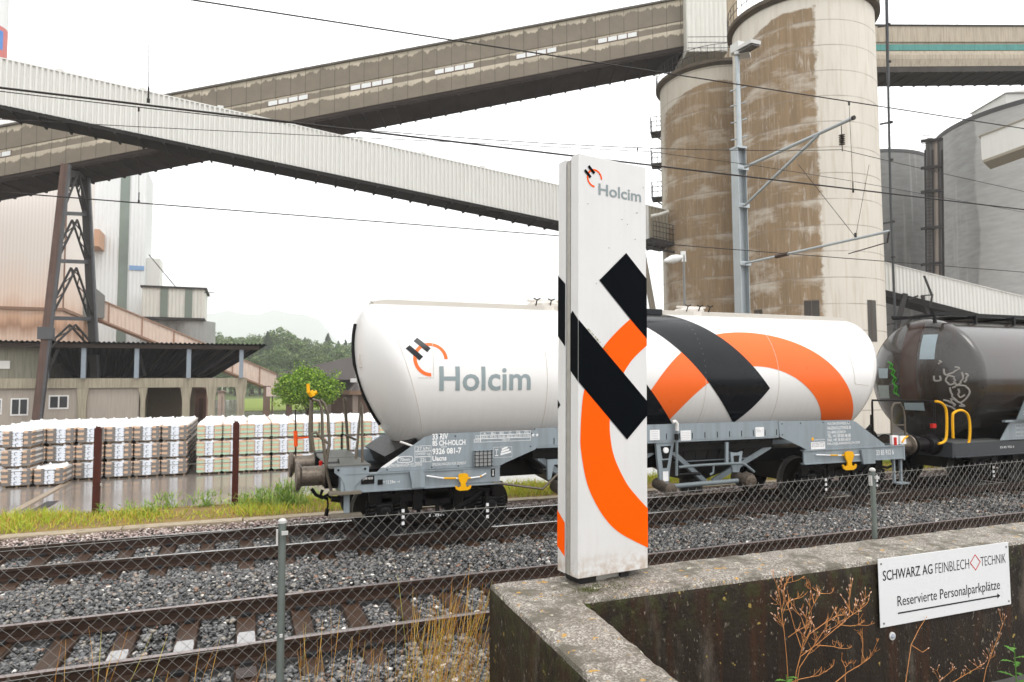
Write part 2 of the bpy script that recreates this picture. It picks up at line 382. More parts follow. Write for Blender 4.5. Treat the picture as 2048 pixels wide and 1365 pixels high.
# taller clumps and leafy weeds along the verge's crest
Q = []
for px, n_, s_ in ((60,30,.5),(120,60,.6),(205,70,.7),(255,90,.8),(335,160,1.0),(415,200,1.0),(300,120,.8),(520,230,1.15),(555,260,1.45),(575,260,1.6),(590,160,1.2),(490,150,.9),(1330,120,.9),(1400,120,.9),(1780,120,.9),(1830,120,.8)):
    c = at_z(px, 1012 if px > 300 else 1030, 0.0) if px < 700 else at(px, 950, 15.6); c.y = max(15.2, min(15.9, c.y)); c.z = -0.02
    for _ in range(n_):
        r = abs(random.gauss(0, .16*s_)); a = random.uniform(0, 6.28); Q.append((c.x+r*math.cos(a)*1.4, c.y+r*math.sin(a)*.6, c.z + max(0, random.uniform(-.15,.32)*s_*(1-r)), .12*s_))
Q = np.array(Q)
blades('verge_weeds', Q[:,:3], Q[:,3]*RNG.uniform(.6,1.4,len(Q)), RNG.uniform(.008,.018,len(Q)), 1.8, M_weed, 0.6)
# dry straw between the fence and the ballast, thick left of the wall
def stems(name, items, mat):
    V, F = [], []
    for (b, tip, r, bow) in items:
        b, tip = Vector(b), Vector(tip); side = Vector((bow, bow*0.4, 0)); k0 = len(V); sg = 6
        for i in range(sg+1):
            u = i/sg; p = b.lerp(tip, u) + side*math.sin(u*math.pi*0.75)*(u)
            rr = r*(1-0.65*u) * (2.1 if 0.72 < u < 0.95 else 1)
            for j in range(3):
                a = j*2.094+u; V.append((p.x+rr*math.cos(a), p.y+rr*math.sin(a), p.z))
        F += [(k0+i*3+j, k0+i*3+(j+1)%3, k0+i*3+3+(j+1)%3, k0+i*3+3+j) for i in range(sg) for j in range(3)]
    return np_mesh(name, np.array(V), np.array(F), mat, 'stuff')
def slope_z(y): return 0.85 if y < 3.22 else (0.846-(y-3.22)*0.38 if y < 3.6 else 0.70-(y-3.6)*0.485)
it = []
for _ in range(250):
    y = random.uniform(3.25, 4.4); dens = random.random()
    px = random.gauss(880, 62) if dens < .62 else (random.uniform(590, 985) if dens < .93 else random.uniform(60, 560))
    if px > 990: continue
    b = at(px, 1365, y); b.z = slope_z(y); z1 = at(px, random.choice([1330,1290,1240,1215,1190]) if abs(px-880) < 90 else random.uniform(1250, 1380), y).z
    hgt = max(0.12, z1-b.z + random.gauss(0, .05)); tl = Vector((b.x + hgt*random.gauss(0.14, 0.16), b.y + hgt*random.gauss(0,.1), b.z+hgt))
    it.append((b, tl, random.uniform(.0011,.0021), random.gauss(0,.05)))
for px, py, bx in ((935,1130,905),(962,1165,925),(900,1155,880),(790,1150,830),(675,1225,640),(195,1262,175),(330,1345,270),(640,1240,615),(700,1275,680)):
    y = 3.5; b = at(bx, 1480, y); b.z = slope_z(y); it.append((b, at(px, py, y), .0022, 0.02))
stems('dry_grass', it, M_dry)
n = 5200; x = RNG.uniform(-1.6, 1.35, n); y = RNG.uniform(3.25, 5.6, n)
P = np.stack([x, y, np.array([slope_z(v) for v in y])], 1)
blades('slope_grass', P, RNG.uniform(.05,.16,n)*np.where(x > .2, 1.5, .7), RNG.uniform(.002,.005,n), 1.2, M_grass)
# ================================================================== CHAIN-LINK FENCE
M_galv = M('galvanised_steel', (0.20,0.193,0.18), 0.45, 0.3, 0.2, 12)
M_post = M('fence_post_steel', (0.15,0.17,0.155), 0.5, 0.35, 0.3, 10, 0, 60, 0.4)
M_capw = M('post_cap', (0.46,0.45,0.43), 0.45)
F = Thing('chain_link_fence', (0.155, 3.10, 0.85), 'grey chain link fence with diamond mesh running between the wall and the tracks', 'fence')
FY = 3.10
for i, px in enumerate((-3.235, 0.155, 3.545, 6.93)):
    mb = MB(); zt = 1.955 if px < 1 else 2.0
    mb.tube([(px,FY,0.4),(px,FY,zt)], 0.0155, 14)
    po = F.part('post', mb, M_post, smooth=True)
    mb = MB(); mb.lathe([(0.018,0),(0.018,0.010),(0.012,0.017),(0.003,0.020)], (px,FY,zt-0.004), n=14)
    F.part('cap', mb, M_capw, parent=po, smooth=True)
    if i in (1, 2):
        mb = MB(); mb.box(px-0.004, px+0.022, FY-0.03, FY-0.016, zt-0.05, zt-0.035); mb.box(px-0.025, px-0.0165, FY-0.012, FY+0.008, zt-0.09, zt-0.03)
        for zz in (1.49, 1.0): mb.box(px-0.006, px+0.006, FY-0.03, FY-0.018, zz-0.005, zz+0.006)
        F.part('clip', mb, M_capw, parent=po)
mb = MB(); p = 0.052; x0, x1 = -1.75, 6.4; nx = int((x1-x0)/p); rw = 0.00122
def ftop(x): return 1.925+0.0125*max(-1, min(1,(x+0.8))) if x < 0.155 else 1.952+(x-0.155)*0.0085 - 0.012*math.sin(max(0,min(1,(x-0.155)/3.39))*math.pi)
for i in range(2*nx):
    xs = x0+i*p/2; rows = 20; pts = []; sg = 1 if i % 2 else -1
    for k in range(rows*2+1):                                  # one woven wire zig-zags down, hooked round its neighbours
        xk = xs + sg*(p/4 if k % 2 else -p/4); pts.append((xk, FY + (0.0022 if k % 2 else -0.0022)*sg, ftop(xk) - k*p/2 + 0.0012*math.sin(xk*37+k)))
    mb.tube(pts, rw, 4)
    if i % 2: xk = xs-p/4; zt = ftop(xk); mb.tube([(xk-0.005, FY, zt-0.004), (xk, FY, zt+0.012), (xk+0.005, FY, zt-0.005)], rw*1.25, 4)
F.part('wire_mesh', mb, M_galv)
for dz in (0.0, -0.475, -0.96):
    mb = MB(); mb.tube([(x, FY-0.004, ftop(x)+dz) for x in np.linspace(x0, x1, 30)], 0.0014, 5)
    F.part('tension_wire', mb, M_galv)

# ================================================================== RETAINING WALL
mt, t, bs = newmat('wall_top_concrete'); M_walltop = mt; v = coord(t)
vo = N(t, 'TexVoronoi'); vo.inputs['Scale'].default_value = 150; lk(t, v, vo.inputs['Vector'])
agg = ramp(t, vo.outputs['Color'], [(0.0,(0.05,0.042,0.034)),(0.40,(0.15,0.13,0.108)),(0.68,(0.34,0.31,0.27)),(0.90,(0.52,0.49,0.44)),(1.0,(0.68,0.65,0.60))])
base = mix(t, noise(t, v, 3.5, 6), (0.16,0.135,0.105), (0.36,0.33,0.29))
c = mix(t, 0.72, base, agg)
c = mix(t, ramp(t, noise(t, v, 5, 8, .7), [(0.42,1),(0.53,0)]), c, mix(t, noise(t,v,140,2), (0.05,0.045,0.03), (0.16,0.14,0.11)))
c = mix(t, ramp(t, noise(t, v, 24, 3, .5), [(0.66,0),(0.70,1)]), c, (0.42,0.24,0.05))
c = mix(t, ramp(t, noise(t, coord(t,1,1,1.01), 17, 3, .5), [(0.67,0),(0.71,1)]), c, (0.50,0.48,0.38))
lk(t, c, bs.inputs['Base Color']); bs.inputs['Roughness'].default_value = 0.62; bs.inputs['Specular IOR Level'].default_value = 0.3
hgt = mix(t, 0.5, vo.outputs['Distance'], noise(t, v, 70, 5)); bump(t, bs, hgt, 0.9, 0.006)
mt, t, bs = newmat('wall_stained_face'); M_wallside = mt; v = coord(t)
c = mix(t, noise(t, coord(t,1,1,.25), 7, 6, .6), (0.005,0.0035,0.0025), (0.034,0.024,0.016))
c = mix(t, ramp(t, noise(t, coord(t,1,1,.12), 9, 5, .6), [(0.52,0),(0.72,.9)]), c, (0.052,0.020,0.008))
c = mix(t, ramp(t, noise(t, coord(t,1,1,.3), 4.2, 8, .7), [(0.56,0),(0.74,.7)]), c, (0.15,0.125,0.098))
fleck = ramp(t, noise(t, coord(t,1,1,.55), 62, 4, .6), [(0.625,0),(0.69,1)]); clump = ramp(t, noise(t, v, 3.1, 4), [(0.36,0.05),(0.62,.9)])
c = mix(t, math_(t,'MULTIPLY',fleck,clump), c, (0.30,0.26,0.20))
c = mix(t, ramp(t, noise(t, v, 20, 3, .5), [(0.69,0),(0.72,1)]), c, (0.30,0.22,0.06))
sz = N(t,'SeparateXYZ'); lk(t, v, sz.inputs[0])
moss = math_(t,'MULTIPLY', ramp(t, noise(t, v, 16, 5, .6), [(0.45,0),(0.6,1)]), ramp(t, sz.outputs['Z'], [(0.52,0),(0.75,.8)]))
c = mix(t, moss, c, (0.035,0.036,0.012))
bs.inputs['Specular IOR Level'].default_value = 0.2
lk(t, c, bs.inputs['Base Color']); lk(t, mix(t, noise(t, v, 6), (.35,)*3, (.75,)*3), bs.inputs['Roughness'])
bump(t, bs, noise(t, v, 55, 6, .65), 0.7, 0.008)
WT = 1.607; WB = 0.80
def wall_obj():
    top = [(1.30,0.80),(1.165,0.80),(0.985,0.80),(1.075,3.075),(9.5,3.045),(9.5,2.715),(1.375,2.725)]
    # cross profile rounds the arris, then every edge is chopped up and roughened
    poly = [(1.185,0.80),(0.985,0.80),(1.078,3.075),(9.5,3.05),(9.5,2.70),(1.372,2.70)]
    bm = bmesh.new(); vb = [bm.verts.new((x, y, WB)) for x, y in poly]; f = bm.faces.new(vb)
    r = bmesh.ops.extrude_face_region(bm, geom=[f]); vt = [g for g in r['geom'] if isinstance(g, bmesh.types.BMVert)]
    for v_ in vt: v_.co.z = WT
    te = [e for e in bm.edges if all(abs(v_.co.z-WT) < 1e-5 for v_ in e.verts)]
    ve = [e for e in bm.edges if abs(e.verts[0].co.z-e.verts[1].co.z) > .5]
    bmesh.ops.bevel(bm, geom=te, offset=0.024, segments=2, profile=0.5, affect='EDGES')
    for ax, lo, hi, st in ((0, 0.9, 5.4, .035), (1, 0.8, 3.1, .035), (2, WB, WT, .05)):
        for kx in np.arange(lo, hi, st):
            no = [0,0,0]; no[ax] = 1; co = [0,0,0]; co[ax] = float(kx)
            bmesh.ops.bisect_plane(bm, geom=bm.verts[:]+bm.edges[:]+bm.faces[:], plane_co=co, plane_no=no)
    bmesh.ops.recalc_face_normals(bm, faces=bm.faces)
    from mathutils import noise as mn
    bm.normal_update()
    for v_ in bm.verts:
        d = mn.noise(v_.co*14)*0.0035 + mn.noise(v_.co*45)*0.0025
        if v_.co.z > WT-0.03: d += -abs(mn.noise(v_.co*27+Vector((3,1,7))))*0.006*(1 if v_.co.z < WT-0.002 else .3)
        v_.co += v_.normal*d
    me = bpy.data.meshes.new('retaining_wall')
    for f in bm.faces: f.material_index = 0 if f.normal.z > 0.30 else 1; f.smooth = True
    b = Vector((1.3, 2.85, WB))
    for v_ in bm.verts: v_.co -= b
    bm.to_mesh(me); bm.free(); me.materials.append(M_walltop); me.materials.append(M_wallside); me.set_sharp_from_angle(angle=R_(50))
    o = bpy.data.objects.new('retaining_wall', me); COL.objects.link(o); o.location = b
    return tag(o, 'low weathered concrete wall with lichen and dark stains that turns a corner', 'wall')
wall_obj()
# moss in the inner corner and round the pylon's foot
P = []
for _ in range(900):
    u = random.random()
    if u < .55: a = random.gauss(0,.03); P.append((1.375+abs(random.gauss(0,.012)), 2.70-abs(a)*.5-.004, WT-.03-random.random()**2*.14))
    else: P.append((random.gauss(1.50,.07), random.gauss(2.80,.03), WT-.004))
P = np.array(P); blades('moss', P, RNG.uniform(.006,.016,len(P)), RNG.uniform(.002,.004,len(P)), 1.5, leaf_mat('moss_green', [(0,(.045,.06,.012)),(1,(.14,.15,.04))]))

# ================================================================== SIGN PYLON
def pw(name, col, rough): return M(name, col, rough, 0, 0.05, 3)
mt, t, bs = newmat('pylon_white'); M_pyl = mt; v = coord(t)
c = mix(t, noise(t, v, 4, 5), (0.56,0.55,0.535), (0.65,0.64,0.625))
c = mix(t, ramp(t, noise(t, v, 105, 2, .5), [(0.70,0),(0.76,.5)]), c, (0.22,0.20,0.18))
sp = N(t,'SeparateXYZ'); lk(t, v, sp.inputs[0])
low = math_(t,'MULTIPLY', ramp(t, sp.outputs['Z'], [(0.03,1),(0.16,0)]), ramp(t, noise(t, v, 22, 5, .7), [(0.42,0),(0.62,.85)]))
c = mix(t, low, c, (0.36,0.25,0.16))
c = mix(t, math_(t,'MULTIPLY', ramp(t, noise(t, coord(t,1,1,.1), 30, 4), [(0.5,0),(0.8,.16)]), 1.0), c, (0.45,0.42,0.38))
lk(t, c, bs.inputs['Base Color']); bs.inputs['Roughness'].default_value = 0.32; bs.inputs['Coat Weight'].default_value = 0.3
M_pblk = M('pylon_black_film', (0.0028,0.0038,0.0052), 0.30, 0, 0.2, 3, spec=0.02)
M_porg = M('pylon_orange_film', (0.90,0.098,0.0), 0.35, 0, 0.04, 3, spec=0.08)
M_plet = M('pylon_grey_letter', (0.23,0.27,0.275), 0.4)
M_pcor = M('pylon_core', (0.020,0.019,0.018), 0.5)
M_palu = M('pylon_aluminium', (0.36,0.345,0.31), 0.5, 0.4, 0.25, 20)
M_lich = M('lichen_yellow', (0.20,0.20,0.03), 0.9)
PY = Thing('sign_pylon', (1.430, 2.858, WT), 'tall white sign pylon with black bars and an orange arc standing on the wall', 'sign')
PY.e.rotation_euler = (0, R_(0.85), R_(8.0))
PH = 1.99; PW_ = 0.413; Z0 = 0.036
def loc(mb): return mb
PY.b = Vector((0,0,0))                                        # pylon parts are modelled in the pylon's own frame
def tray(y0, y1, open_back):
    mb = MB(); a = 0.0
    mb.box(a, PW_, y0, y1, Z0, Z0+PH); return mb
fr = PY.part('front_panel', tray(0, 0.064, True), M_pyl, bevel=0.003)
bk = PY.part('back_panel', tray(0.108, 0.172, False), M_pyl, bevel=0.003)
mb = MB(); mb.box(0.014, PW_-0.014, 0.064, 0.108, Z0+0.01, Z0+PH-0.006); mb.box(0.004, 0.016, 0.072, 0.1, Z0, Z0+PH-0.012, 1); mb.box(PW_-0.016, PW_-0.004, 0.072, 0.1, Z0, Z0+PH-0.012, 1)
PY.part('core', mb, [M_pcor, M_palu])
mb = MB(); mb.box(0.035, 0.125, 0.03, 0.15, -0.006, Z0+0.005); mb.box(0.27, 0.32, 0.03, 0.15, -0.006, Z0+0.005); mb.box(0.125, 0.27, 0.045, 0.14, -0.006, Z0+0.003, 1)
PY.part('foot', mb, [M_pcor, M_palu])
mb = MB(); mb.lathe([(0.006,0),(0.006,0.008),(0.003,0.012)], (0.012,0.05,Z0+PH-.001), n=8); mb.lathe([(0.012,0),(0.012,0.012),(0.006,0.016)], (0.03,0.088,Z0+PH-.02), n=8)
PY.part('cap_screw', mb, M_palu)
O = (0, -0.0015, Z0)
def catmull(P, k=6):
    out = []
    for i in range(len(P)-1):
        p0, p1, p2, p3 = (P[max(0, min(len(P)-1, j))] for j in (i-1, i, i+1, i+2))
        for s in range(k):
            u = s/k
            out.append(tuple(0.5*(2*p1[d]+(p2[d]-p0[d])*u+(2*p0[d]-5*p1[d]+4*p2[d]-p3[d])*u*u+(-p0[d]+3*p1[d]-3*p2[d]+p3[d])*u**3) for d in (0, 1)))
    out.append(tuple(P[-1])); return out
W_ = PW_/0.415
outer = [(.415,.0976),(.25,.18),(.16,.254),(.0858,.357),(.0421,.4555),(.0145,.590),(.0128,.66),(.0175,.75),(.0325,.857),(.075,.96),(.1433,1.0645),(.22,1.14),(.3098,1.2109),(.415,1.275)]
inner = [(.415,.2865),(.3429,.3532),(.281,.4202),(.2139,.5347),(.188,.630),(.1835,.7176),(.200,.80),(.232,.885),(.2697,.9494),(.33,1.02),(.415,1.0855)]
oc, ic = catmull(outer), catmull(inner)
def resample(C, n):
    d = [0]
    for a, b in zip(C, C[1:]): d.append(d[-1]+math.dist(a,b))
    return [tuple(np.interp(d[-1]*i/n, d, [c[k] for c in C]) for k in (0,1)) for i in range(n+1)]
ro, ri = resample(oc, 60), resample(ic, 60)
mb = MB()
mb.flat([(a[0]*W_, a[1]) for a in ro]+[(b[0]*W_, b[1]) for b in ri], [(i,i+1,61+i+1,61+i) for i in range(60)], O, EX, EZ, 1)
O2 = (0, -0.003, Z0)
mb.flat([(PW_,1.4196),(.2844,1.5377),(.1206,1.3885),(.3098,1.2109),(PW_,1.1197)], [(0,1,2,3,4)], O2, EX, EZ, 0)
mb.flat([(0,1.1935),(0,.9018),(.2856,.6254),(PW_,.7407),(PW_,.8088)], [(0,1,2,3,4)], O2, EX, EZ, 0)
# round the corner onto the edges of both panels
mb.flat([(0,1.1935),(-.045,1.238),(-.063,1.222),(-.063,.955),(0,.9018)], [(0,1,2,3,4)], (-0.0015,0,Z0), -EY, EZ, 0)
mb.flat([(-.172,1.425),(-.108,1.375),(-.108,1.070),(-.172,1.125)], [(0,1,2,3)], (-0.0015,0,Z0), -EY, EZ, 0)
mb.flat([(-.172,.285),(-.108,.235),(-.108,.078),(-.172,.115)], [(0,1,2,3)], (-0.0015,0,Z0), -EY, EZ, 1)
mb.flat([(-.172,.815),(-.148,.79),(-.172,.77)], [(0,1,2)], (-0.0015,0,Z0), -EY, EZ, 0)
# small emblem and name
def emblem(mb, cx, cy, r, o, ex, ey, mo, mk, o2=None, sh=0.0):
    rin = r*0.80; k = 40; vs_ = []
    for i in range(k+1):
        a = R_(270*i/k); vs_ += [(cx+r*math.cos(a), cy+r*math.sin(a)), (cx+rin*math.cos(a), cy+rin*math.sin(a))]
    mb.flat(vs_, [(2*i,2*i+2,2*i+3,2*i+1) for i in range(k)], o, ex, ey, mo)
    for dx, dy in ((0,0),(-0.48,-0.50)):
        q = [(-0.71,1.305),(0.05,0.63),(-0.17,0.40),(-0.93,1.075)]
        mb.flat([(cx+r*(a+dx+.02), cy+r*(b+dy)) for a, b in q], [(0,3,2,1)], o2 or o, ex, ey, mk)
emblem(mb, .0940, 1.8825, .0455, O, EX, EZ, 1, 0, O2)
put_text(mb, 'Holcim', .1176, .3813, 1.8045, 1.862, (0,-0.0016,Z0), EX, EZ, 2, 0.018)
for _ in range(22):
    u = random.random(); a, b_ = (.01+.05*u, 1.17-.05*u); 
    mb.flat([(.045+.14*u+random.uniform(-.004,.004)+dx, 1.155-.125*u+random.uniform(-.003,.004)+dy) for dx, dy in ((0,0),(.004,0),(.005,.004),(.001,.005))], [(0,1,2,3)], (0,-.004,Z0), EX, EZ, 3)
for u, v_ in ((.345,1.745),(.352,1.746),(.337,1.61),(.175,1.55),(.05,1.75),(.39,1.88),(.255,1.70),(.1,1.37),(.29,1.68),(.12,1.905)):
    mb.flat([(u+dx, v_+dy) for dx, dy in ((0,0),(.005,-.001),(.006,.003),(.001,.003))], [(0,1,2,3)], (0,-.0035,Z0), EX, EZ, 4)
PY.part('graphic', mb, [M_pblk, M_porg, M_plet, M_lich, M_pcor], parent=fr, fix=False)

# ================================================================== PARKING SIGN
M_plate = M('sign_plate_white', (0.66,0.665,0.665), 0.28, 0, 0.03, 3, 0, 60, 0, 0.2); M_ink = M('sign_ink', (0.010,0.010,0.012), 0.4); M_red = M('sign_red', (0.55,0.02,0.02), 0.4)
S = Thing('parking_sign', (3.09, 2.69, 1.26), 'white plate with black lettering and an arrow screwed to the stained wall', 'sign')
y = 2.684; mb = MB(); mb.box(3.086, 4.101, y, y+0.004, 1.262, 1.612)
pl = S.part('plate', mb, M_plate, bevel=0.0012)
mb = MB(); o = (3.086, y-0.0012, 1.262)
put_text(mb, 'SCHWARZ AG', .029, .3945, .2362, .2885, o, EX, EZ, 0, 0.004)
put_text(mb, 'FEINBLECH', .4165, .6815, .2345, .2885, o, EX, EZ, 0, -0.012)
put_text(mb, 'TECHNIK', .7765, .9855, .2365, .2885, o, EX, EZ, 0, -0.012)
put_text(mb, 'Reservierte Personalparkplätze', .1265, .9255, .0785, .1475, o, EX, EZ, 0, -0.002)
mb.flat(rect(.127,.905,.0555,.0632), [(0,1,2,3)], o, EX, EZ, 0); mb.flat([(.900,.0455),(.9245,.0595),(.900,.0735)], [(0,1,2)], o, EX, EZ, 0)
dq = [(.688,.2630),(.7332,.3078),(.7752,.2630),(.7332,.2180)]; ci = (.7325,.263); di = [(ci[0]+(a-ci[0])*.85, ci[1]+(b-ci[1])*.85) for a, b in dq]
mb.flat(dq+di, [(i,(i+1)%4,4+(i+1)%4,4+i) for i in range(4)], o, EX, EZ, 1)
S.part('lettering', mb, [M_ink, M_red], parent=pl, fix=False)
for u, v_ in ((.02,.325),(.995,.325),(.995,.02),(.025,.02)):
    mb = MB(); mb.lathe([(0.0055,0),(0.0055,0.002),(0.003,0.0035)], (3.086+u, y-0.0002, 1.262+v_), (0,-1,0), 10); S.part('screw', mb, M_galv, parent=pl)
c = at(1783, 1272, 2.70); mb = MB(); mb.lathe([(0.0205,0),(0.0205,0.006),(0.014,0.008),(0.013,0.004)], (c.x, 2.699, c.z), (0,-1,0), 24); mb.lathe([(0.0125,0),(0.0115,0.009),(0.006,0.0125)], (c.x, 2.699, c.z), (0,-1,0), 18, 1)
one('wall_plug', mb, [M('plug_white',(0.6,0.6,0.58),0.5), M('plug_grey',(0.35,0.38,0.44),0.35)], 'round white cap with a grey centre on the wall below the parking sign', 'fitting', smooth=True)

# ================================================================== PLANTS AT THE WALL
M_stemt = M('weed_stem_tan', (0.50,0.22,0.075), 0.7, 0, 0.3, 30); M_bud = M('weed_bud', (0.58,0.36,0.26), 0.7, 0, 0.3, 60); M_lf = leaf_mat('leaf_bright', [(0,(0.10,0.26,0.05)),(1,(0.17,0.36,0.07))], 0.3)
def dryweed(name, label, mains, y0, twigs=True, scale=1.0, buds=True):
    T = Thing(name, mains[0][0], label, 'plant'); st, bd = MB(), []
    def bud(p, d):
        d = d.normalized(); h_ = MB(); bd.append(h_); h_.lathe([(0.0007,0),(0.0030*scale,0.004*scale),(0.0024*scale,0.009*scale),(0.0004,0.0145*scale)], p, d, 6)
    def twig(p, d, ln, lev):
        d = d.normalized(); q = p + d*ln*0.5 + Vector((0,0,ln*.05)); d2 = (d + Vector((0,0,.45))).normalized(); e = q + d2*ln*.5
        st.tube([p, q, e], [.0011*scale,.0009*scale,.0007*scale], 4)
        if lev == 0:
            if buds: bud(e, d2)
            return
        for _ in range(random.choice((2,3,3))):
            twig(e if random.random() < .6 else q, d2 + Vector((random.gauss(0,.75), random.gauss(0,.45), random.gauss(.1,.5))), ln*random.uniform(.45,.75), lev-1)
    for pts in mains:
        k = len(pts); st.tube(pts, [0.0020*scale*(1-.55*i/(k-1)) for i in range(k)], 6)
        if not twigs: 
            if buds: bud(Vector(pts[-1]), Vector(pts[-1])-Vector(pts[-2]))
            continue
        a = Vector(pts[-1]); twig(a, a-Vector(pts[-2]), .035*scale, 1)
        n_ = sum((Vector(pts[i+1])-Vector(pts[i])).length for i in range(k-1))
        for i in range(int(n_/.052)):
            u = random.uniform(.35, 1)*(k-1); j = min(k-2, int(u)); p = Vector(pts[j]).lerp(Vector(pts[j+1]), u-j); d = Vector(pts[j+1])-Vector(pts[j])
            twig(p, d.normalized()*.6 + Vector((random.gauss(0,.8), random.gauss(0,.4), random.uniform(0,.5))), random.uniform(.028,.058)*scale, 1)
    T.part('stem', st, M_stemt, smooth=True)
    for h_ in bd[:100]: T.part('seed_head', h_, M_bud)
    return T
def zz(pts, y): return [at(1300+a/4.452, 1120+b/4.452, y+random.uniform(-.02,.02)) for a, b in pts]
DW = [[(1290,1180),(1300,1000),(1345,820),(1385,620),(1410,500),(1460,390)], [(1235,1180),(1215,860),(1190,600),(1165,420),(1150,280),(1110,180)],
      [(1300,1000),(1340,860),(1500,740),(1680,590),(1770,510),(1860,450),(1920,400)], [(1770,510),(1778,420),(1775,335)], [(1300,1150),(1330,960),(1440,790),(1540,640),(1640,600)],
      [(1345,780),(1300,650),(1250,470),(1215,390),(1185,300),(1200,210),(1290,190)], [(1345,810),(1420,660),(1545,570),(1660,500),(1740,490)], [(1690,580),(1780,590),(1860,580),(1920,585)], [(1215,390),(1250,360),(1330,340)],
      [(1385,620),(1350,520),(1340,500),(1300,465)], [(1460,390),(1440,300),(1430,250)], [(1460,390),(1510,300),(1590,300)], [(1480,760),(1620,770),(1700,790),(1750,790)], [(1710,830),(1705,890),(1740,960),(1740,1020)],
      [(1230,1100),(1340,1060),(1500,1030),(1590,975)], [(1640,1100),(1760,1000),(1880,930),(1960,870),(2010,760)], [(1880,930),(1895,800),(1890,700)], [(1230,690),(1300,640),(1385,590)]]
dryweed('dry_weed', 'branching dry orange brown weed with seed heads in front of the stained wall', [zz(p, 2.60) for p in DW], 2.6)
def zs(pts, y): return [at(1720+a/5.936, 1060+b/5.936, y) for a, b in pts]
dryweed('dry_stalk', 'thin dry stalk whose tip touches the lower edge of the parking sign', [[at(1806,1400,2.6), at(1822,1290,2.62), at(1838,1258,2.64), at(1852,1236,2.66)], [at(1822,1290,2.62), at(1845,1305,2.6), at(1855,1298,2.6)]], 2.6, False)
dryweed('dry_stalk', 'leaning dry stalk beside the leafy plant under the right end of the sign', [[at(1960,1400,2.6), at(1972,1338,2.62), at(1990,1290,2.64), at(2006,1248,2.66)], [at(1840,1400,2.6), at(1880,1362,2.6), at(1900,1345,2.6)], [at(1880,1380,2.6), at(1930,1350,2.6), at(1965,1330,2.6)]], 2.6, True, 0.8)
def leafy(name, label, base, n_, size, hgt):
    T = Thing(name, base, label, 'plant'); st, lf = MB(), MB(); b = Vector(base)
    st.tube([b, b+Vector((.01,0,hgt*.5)), b+Vector((.005,0,hgt))], [.004,.003,.0015], 6)
    for i in range(n_):
        u = .15+.85*i/n_; p = b+Vector((.008,0,hgt*u)); a = i*2.4+random.uniform(-.3,.3); ln = size*(1.15-.5*u)
        d = Vector((math.cos(a), math.sin(a)*.7, .35)).normalized(); s = d.cross(EZ).normalized(); prev = None
        outl = [(0,.06),(.15,.12),(.28,.34),(.36,.16),(.52,.42),(.60,.18),(.76,.34),(.84,.16),(1,.02)]
        L_, R2 = [], []
        for q, w2 in outl:
            c = p + d*ln*q + EZ*(-.35*ln*q*q+.12*ln*q); L_.append(c+s*w2*ln*.5+EZ*.03*ln); R2.append(c-s*w2*ln*.5+EZ*.03*ln)
        Cc = [p + d*ln*q + EZ*(-.35*ln*q*q+.12*ln*q) for q, _ in outl]; k = len(outl)
        lf.add(L_+Cc+R2, [(j,j+1,k+j+1,k+j) for j in range(k-1)]+[(k+j,k+j+1,2*k+j+1,2*k+j) for j in range(k-1)])
    T.part('stem', st, M_lf); T.part('leaves', lf, M_lf, smooth=True)
leafy('thistle', 'bright green jagged leaved thistle at the right edge under the sign', at(2034, 1440, 2.55), 13, .105, .40)
leafy('thistle', 'small bluish green leafy plant at the foot of the branching dry weed', at(1573, 1440, 2.55), 11, .085, .20)
# ================================================================== TANK WAGONS
YC, ZC, TR = 12.30, 2.60, 1.37
mt, t, bs = newmat('tank_white'); M_tank = mt; v = coord(t)
c = mix(t, noise(t, v, 1.2, 4), (0.66,0.65,0.635), (0.72,0.71,0.70))
sp = N(t,'SeparateXYZ'); lk(t, v, sp.inputs[0])
dl = ramp(t, math_(t,'MULTIPLY', math_(t,'ADD', math_(t,'MULTIPLY', sp.outputs['Z'], -1), 2.6), 0.8), [(0.05,0),(0.9,1)])    # road film low on the barrel
st_ = ramp(t, noise(t, coord(t, 4, .3, .05), 9, 5, .6), [(0.35,0.25),(0.75,1)])
c = mix(t, math_(t,'MULTIPLY', math_(t,'MULTIPLY', dl, st_), .5), c, (0.47,0.42,0.36))
lk(t, c, bs.inputs['Base Color']); bs.inputs['Roughness'].default_value = 0.30; bs.inputs['Coat Weight'].default_value = 0.35; bs.inputs['Coat Roughness'].default_value = 0.15
M_tblk = M('tank_black_paint', (0.0060,0.0072,0.0095), 0.14, 0, 0.2, 3, spec=0.22); M_torg = M('tank_orange_paint', (0.80,0.135,0.022), 0.30, 0, 0.05, 2)
M_tlet = M('tank_grey_letter', (0.24,0.29,0.30), 0.35); M_seam = M('weld_seam', (0.58,0.54,0.49), 0.5, 0, 0.2, 10)
M_wgrey = M('wagon_grey_paint', (0.235,0.275,0.30), 0.36, 0, 0.10, 3, 0, 60, 0.35, 0.1, (0.13,0.13,0.13))
M_wwhite = M('wagon_white_letter', (0.74,0.74,0.74), 0.45)
M_blk = M('bogie_black', (0.0075,0.007,0.007), 0.42, 0, 0.4, 8, spec=0.14); M_dark = M('hopper_dark', (0.030,0.029,0.029), 0.42, 0, 0.2, 4)
M_wheel = M('wheel_steel', (0.013,0.011,0.010), 0.45, 0.0, 0.3, 5, spec=0.12); M_tread = M('wheel_rim', (0.10,0.095,0.09), 0.35, 0.6)
M_buf = M('buffer_steel', (0.15,0.125,0.10), 0.38, 0.55, 0.4, 9, 0, 60, 0, 0, (0.06,0.045,0.035), 0.8); M_yel = M('wagon_yellow', (0.72,0.36,0.004), 0.4); M_redp = M('wagon_red', (0.5,0.02,0.015), 0.4)
M_pipe = M('rail_pipe_worn', (0.13,0.11,0.085), 0.42, 0.4, 0.4, 20); M_grate = M('grating', (0.12,0.125,0.12), 0.45, 0.3, 0.3, 30); M_orl = M('lever_orange', (0.8,0.09,0.01), 0.5)
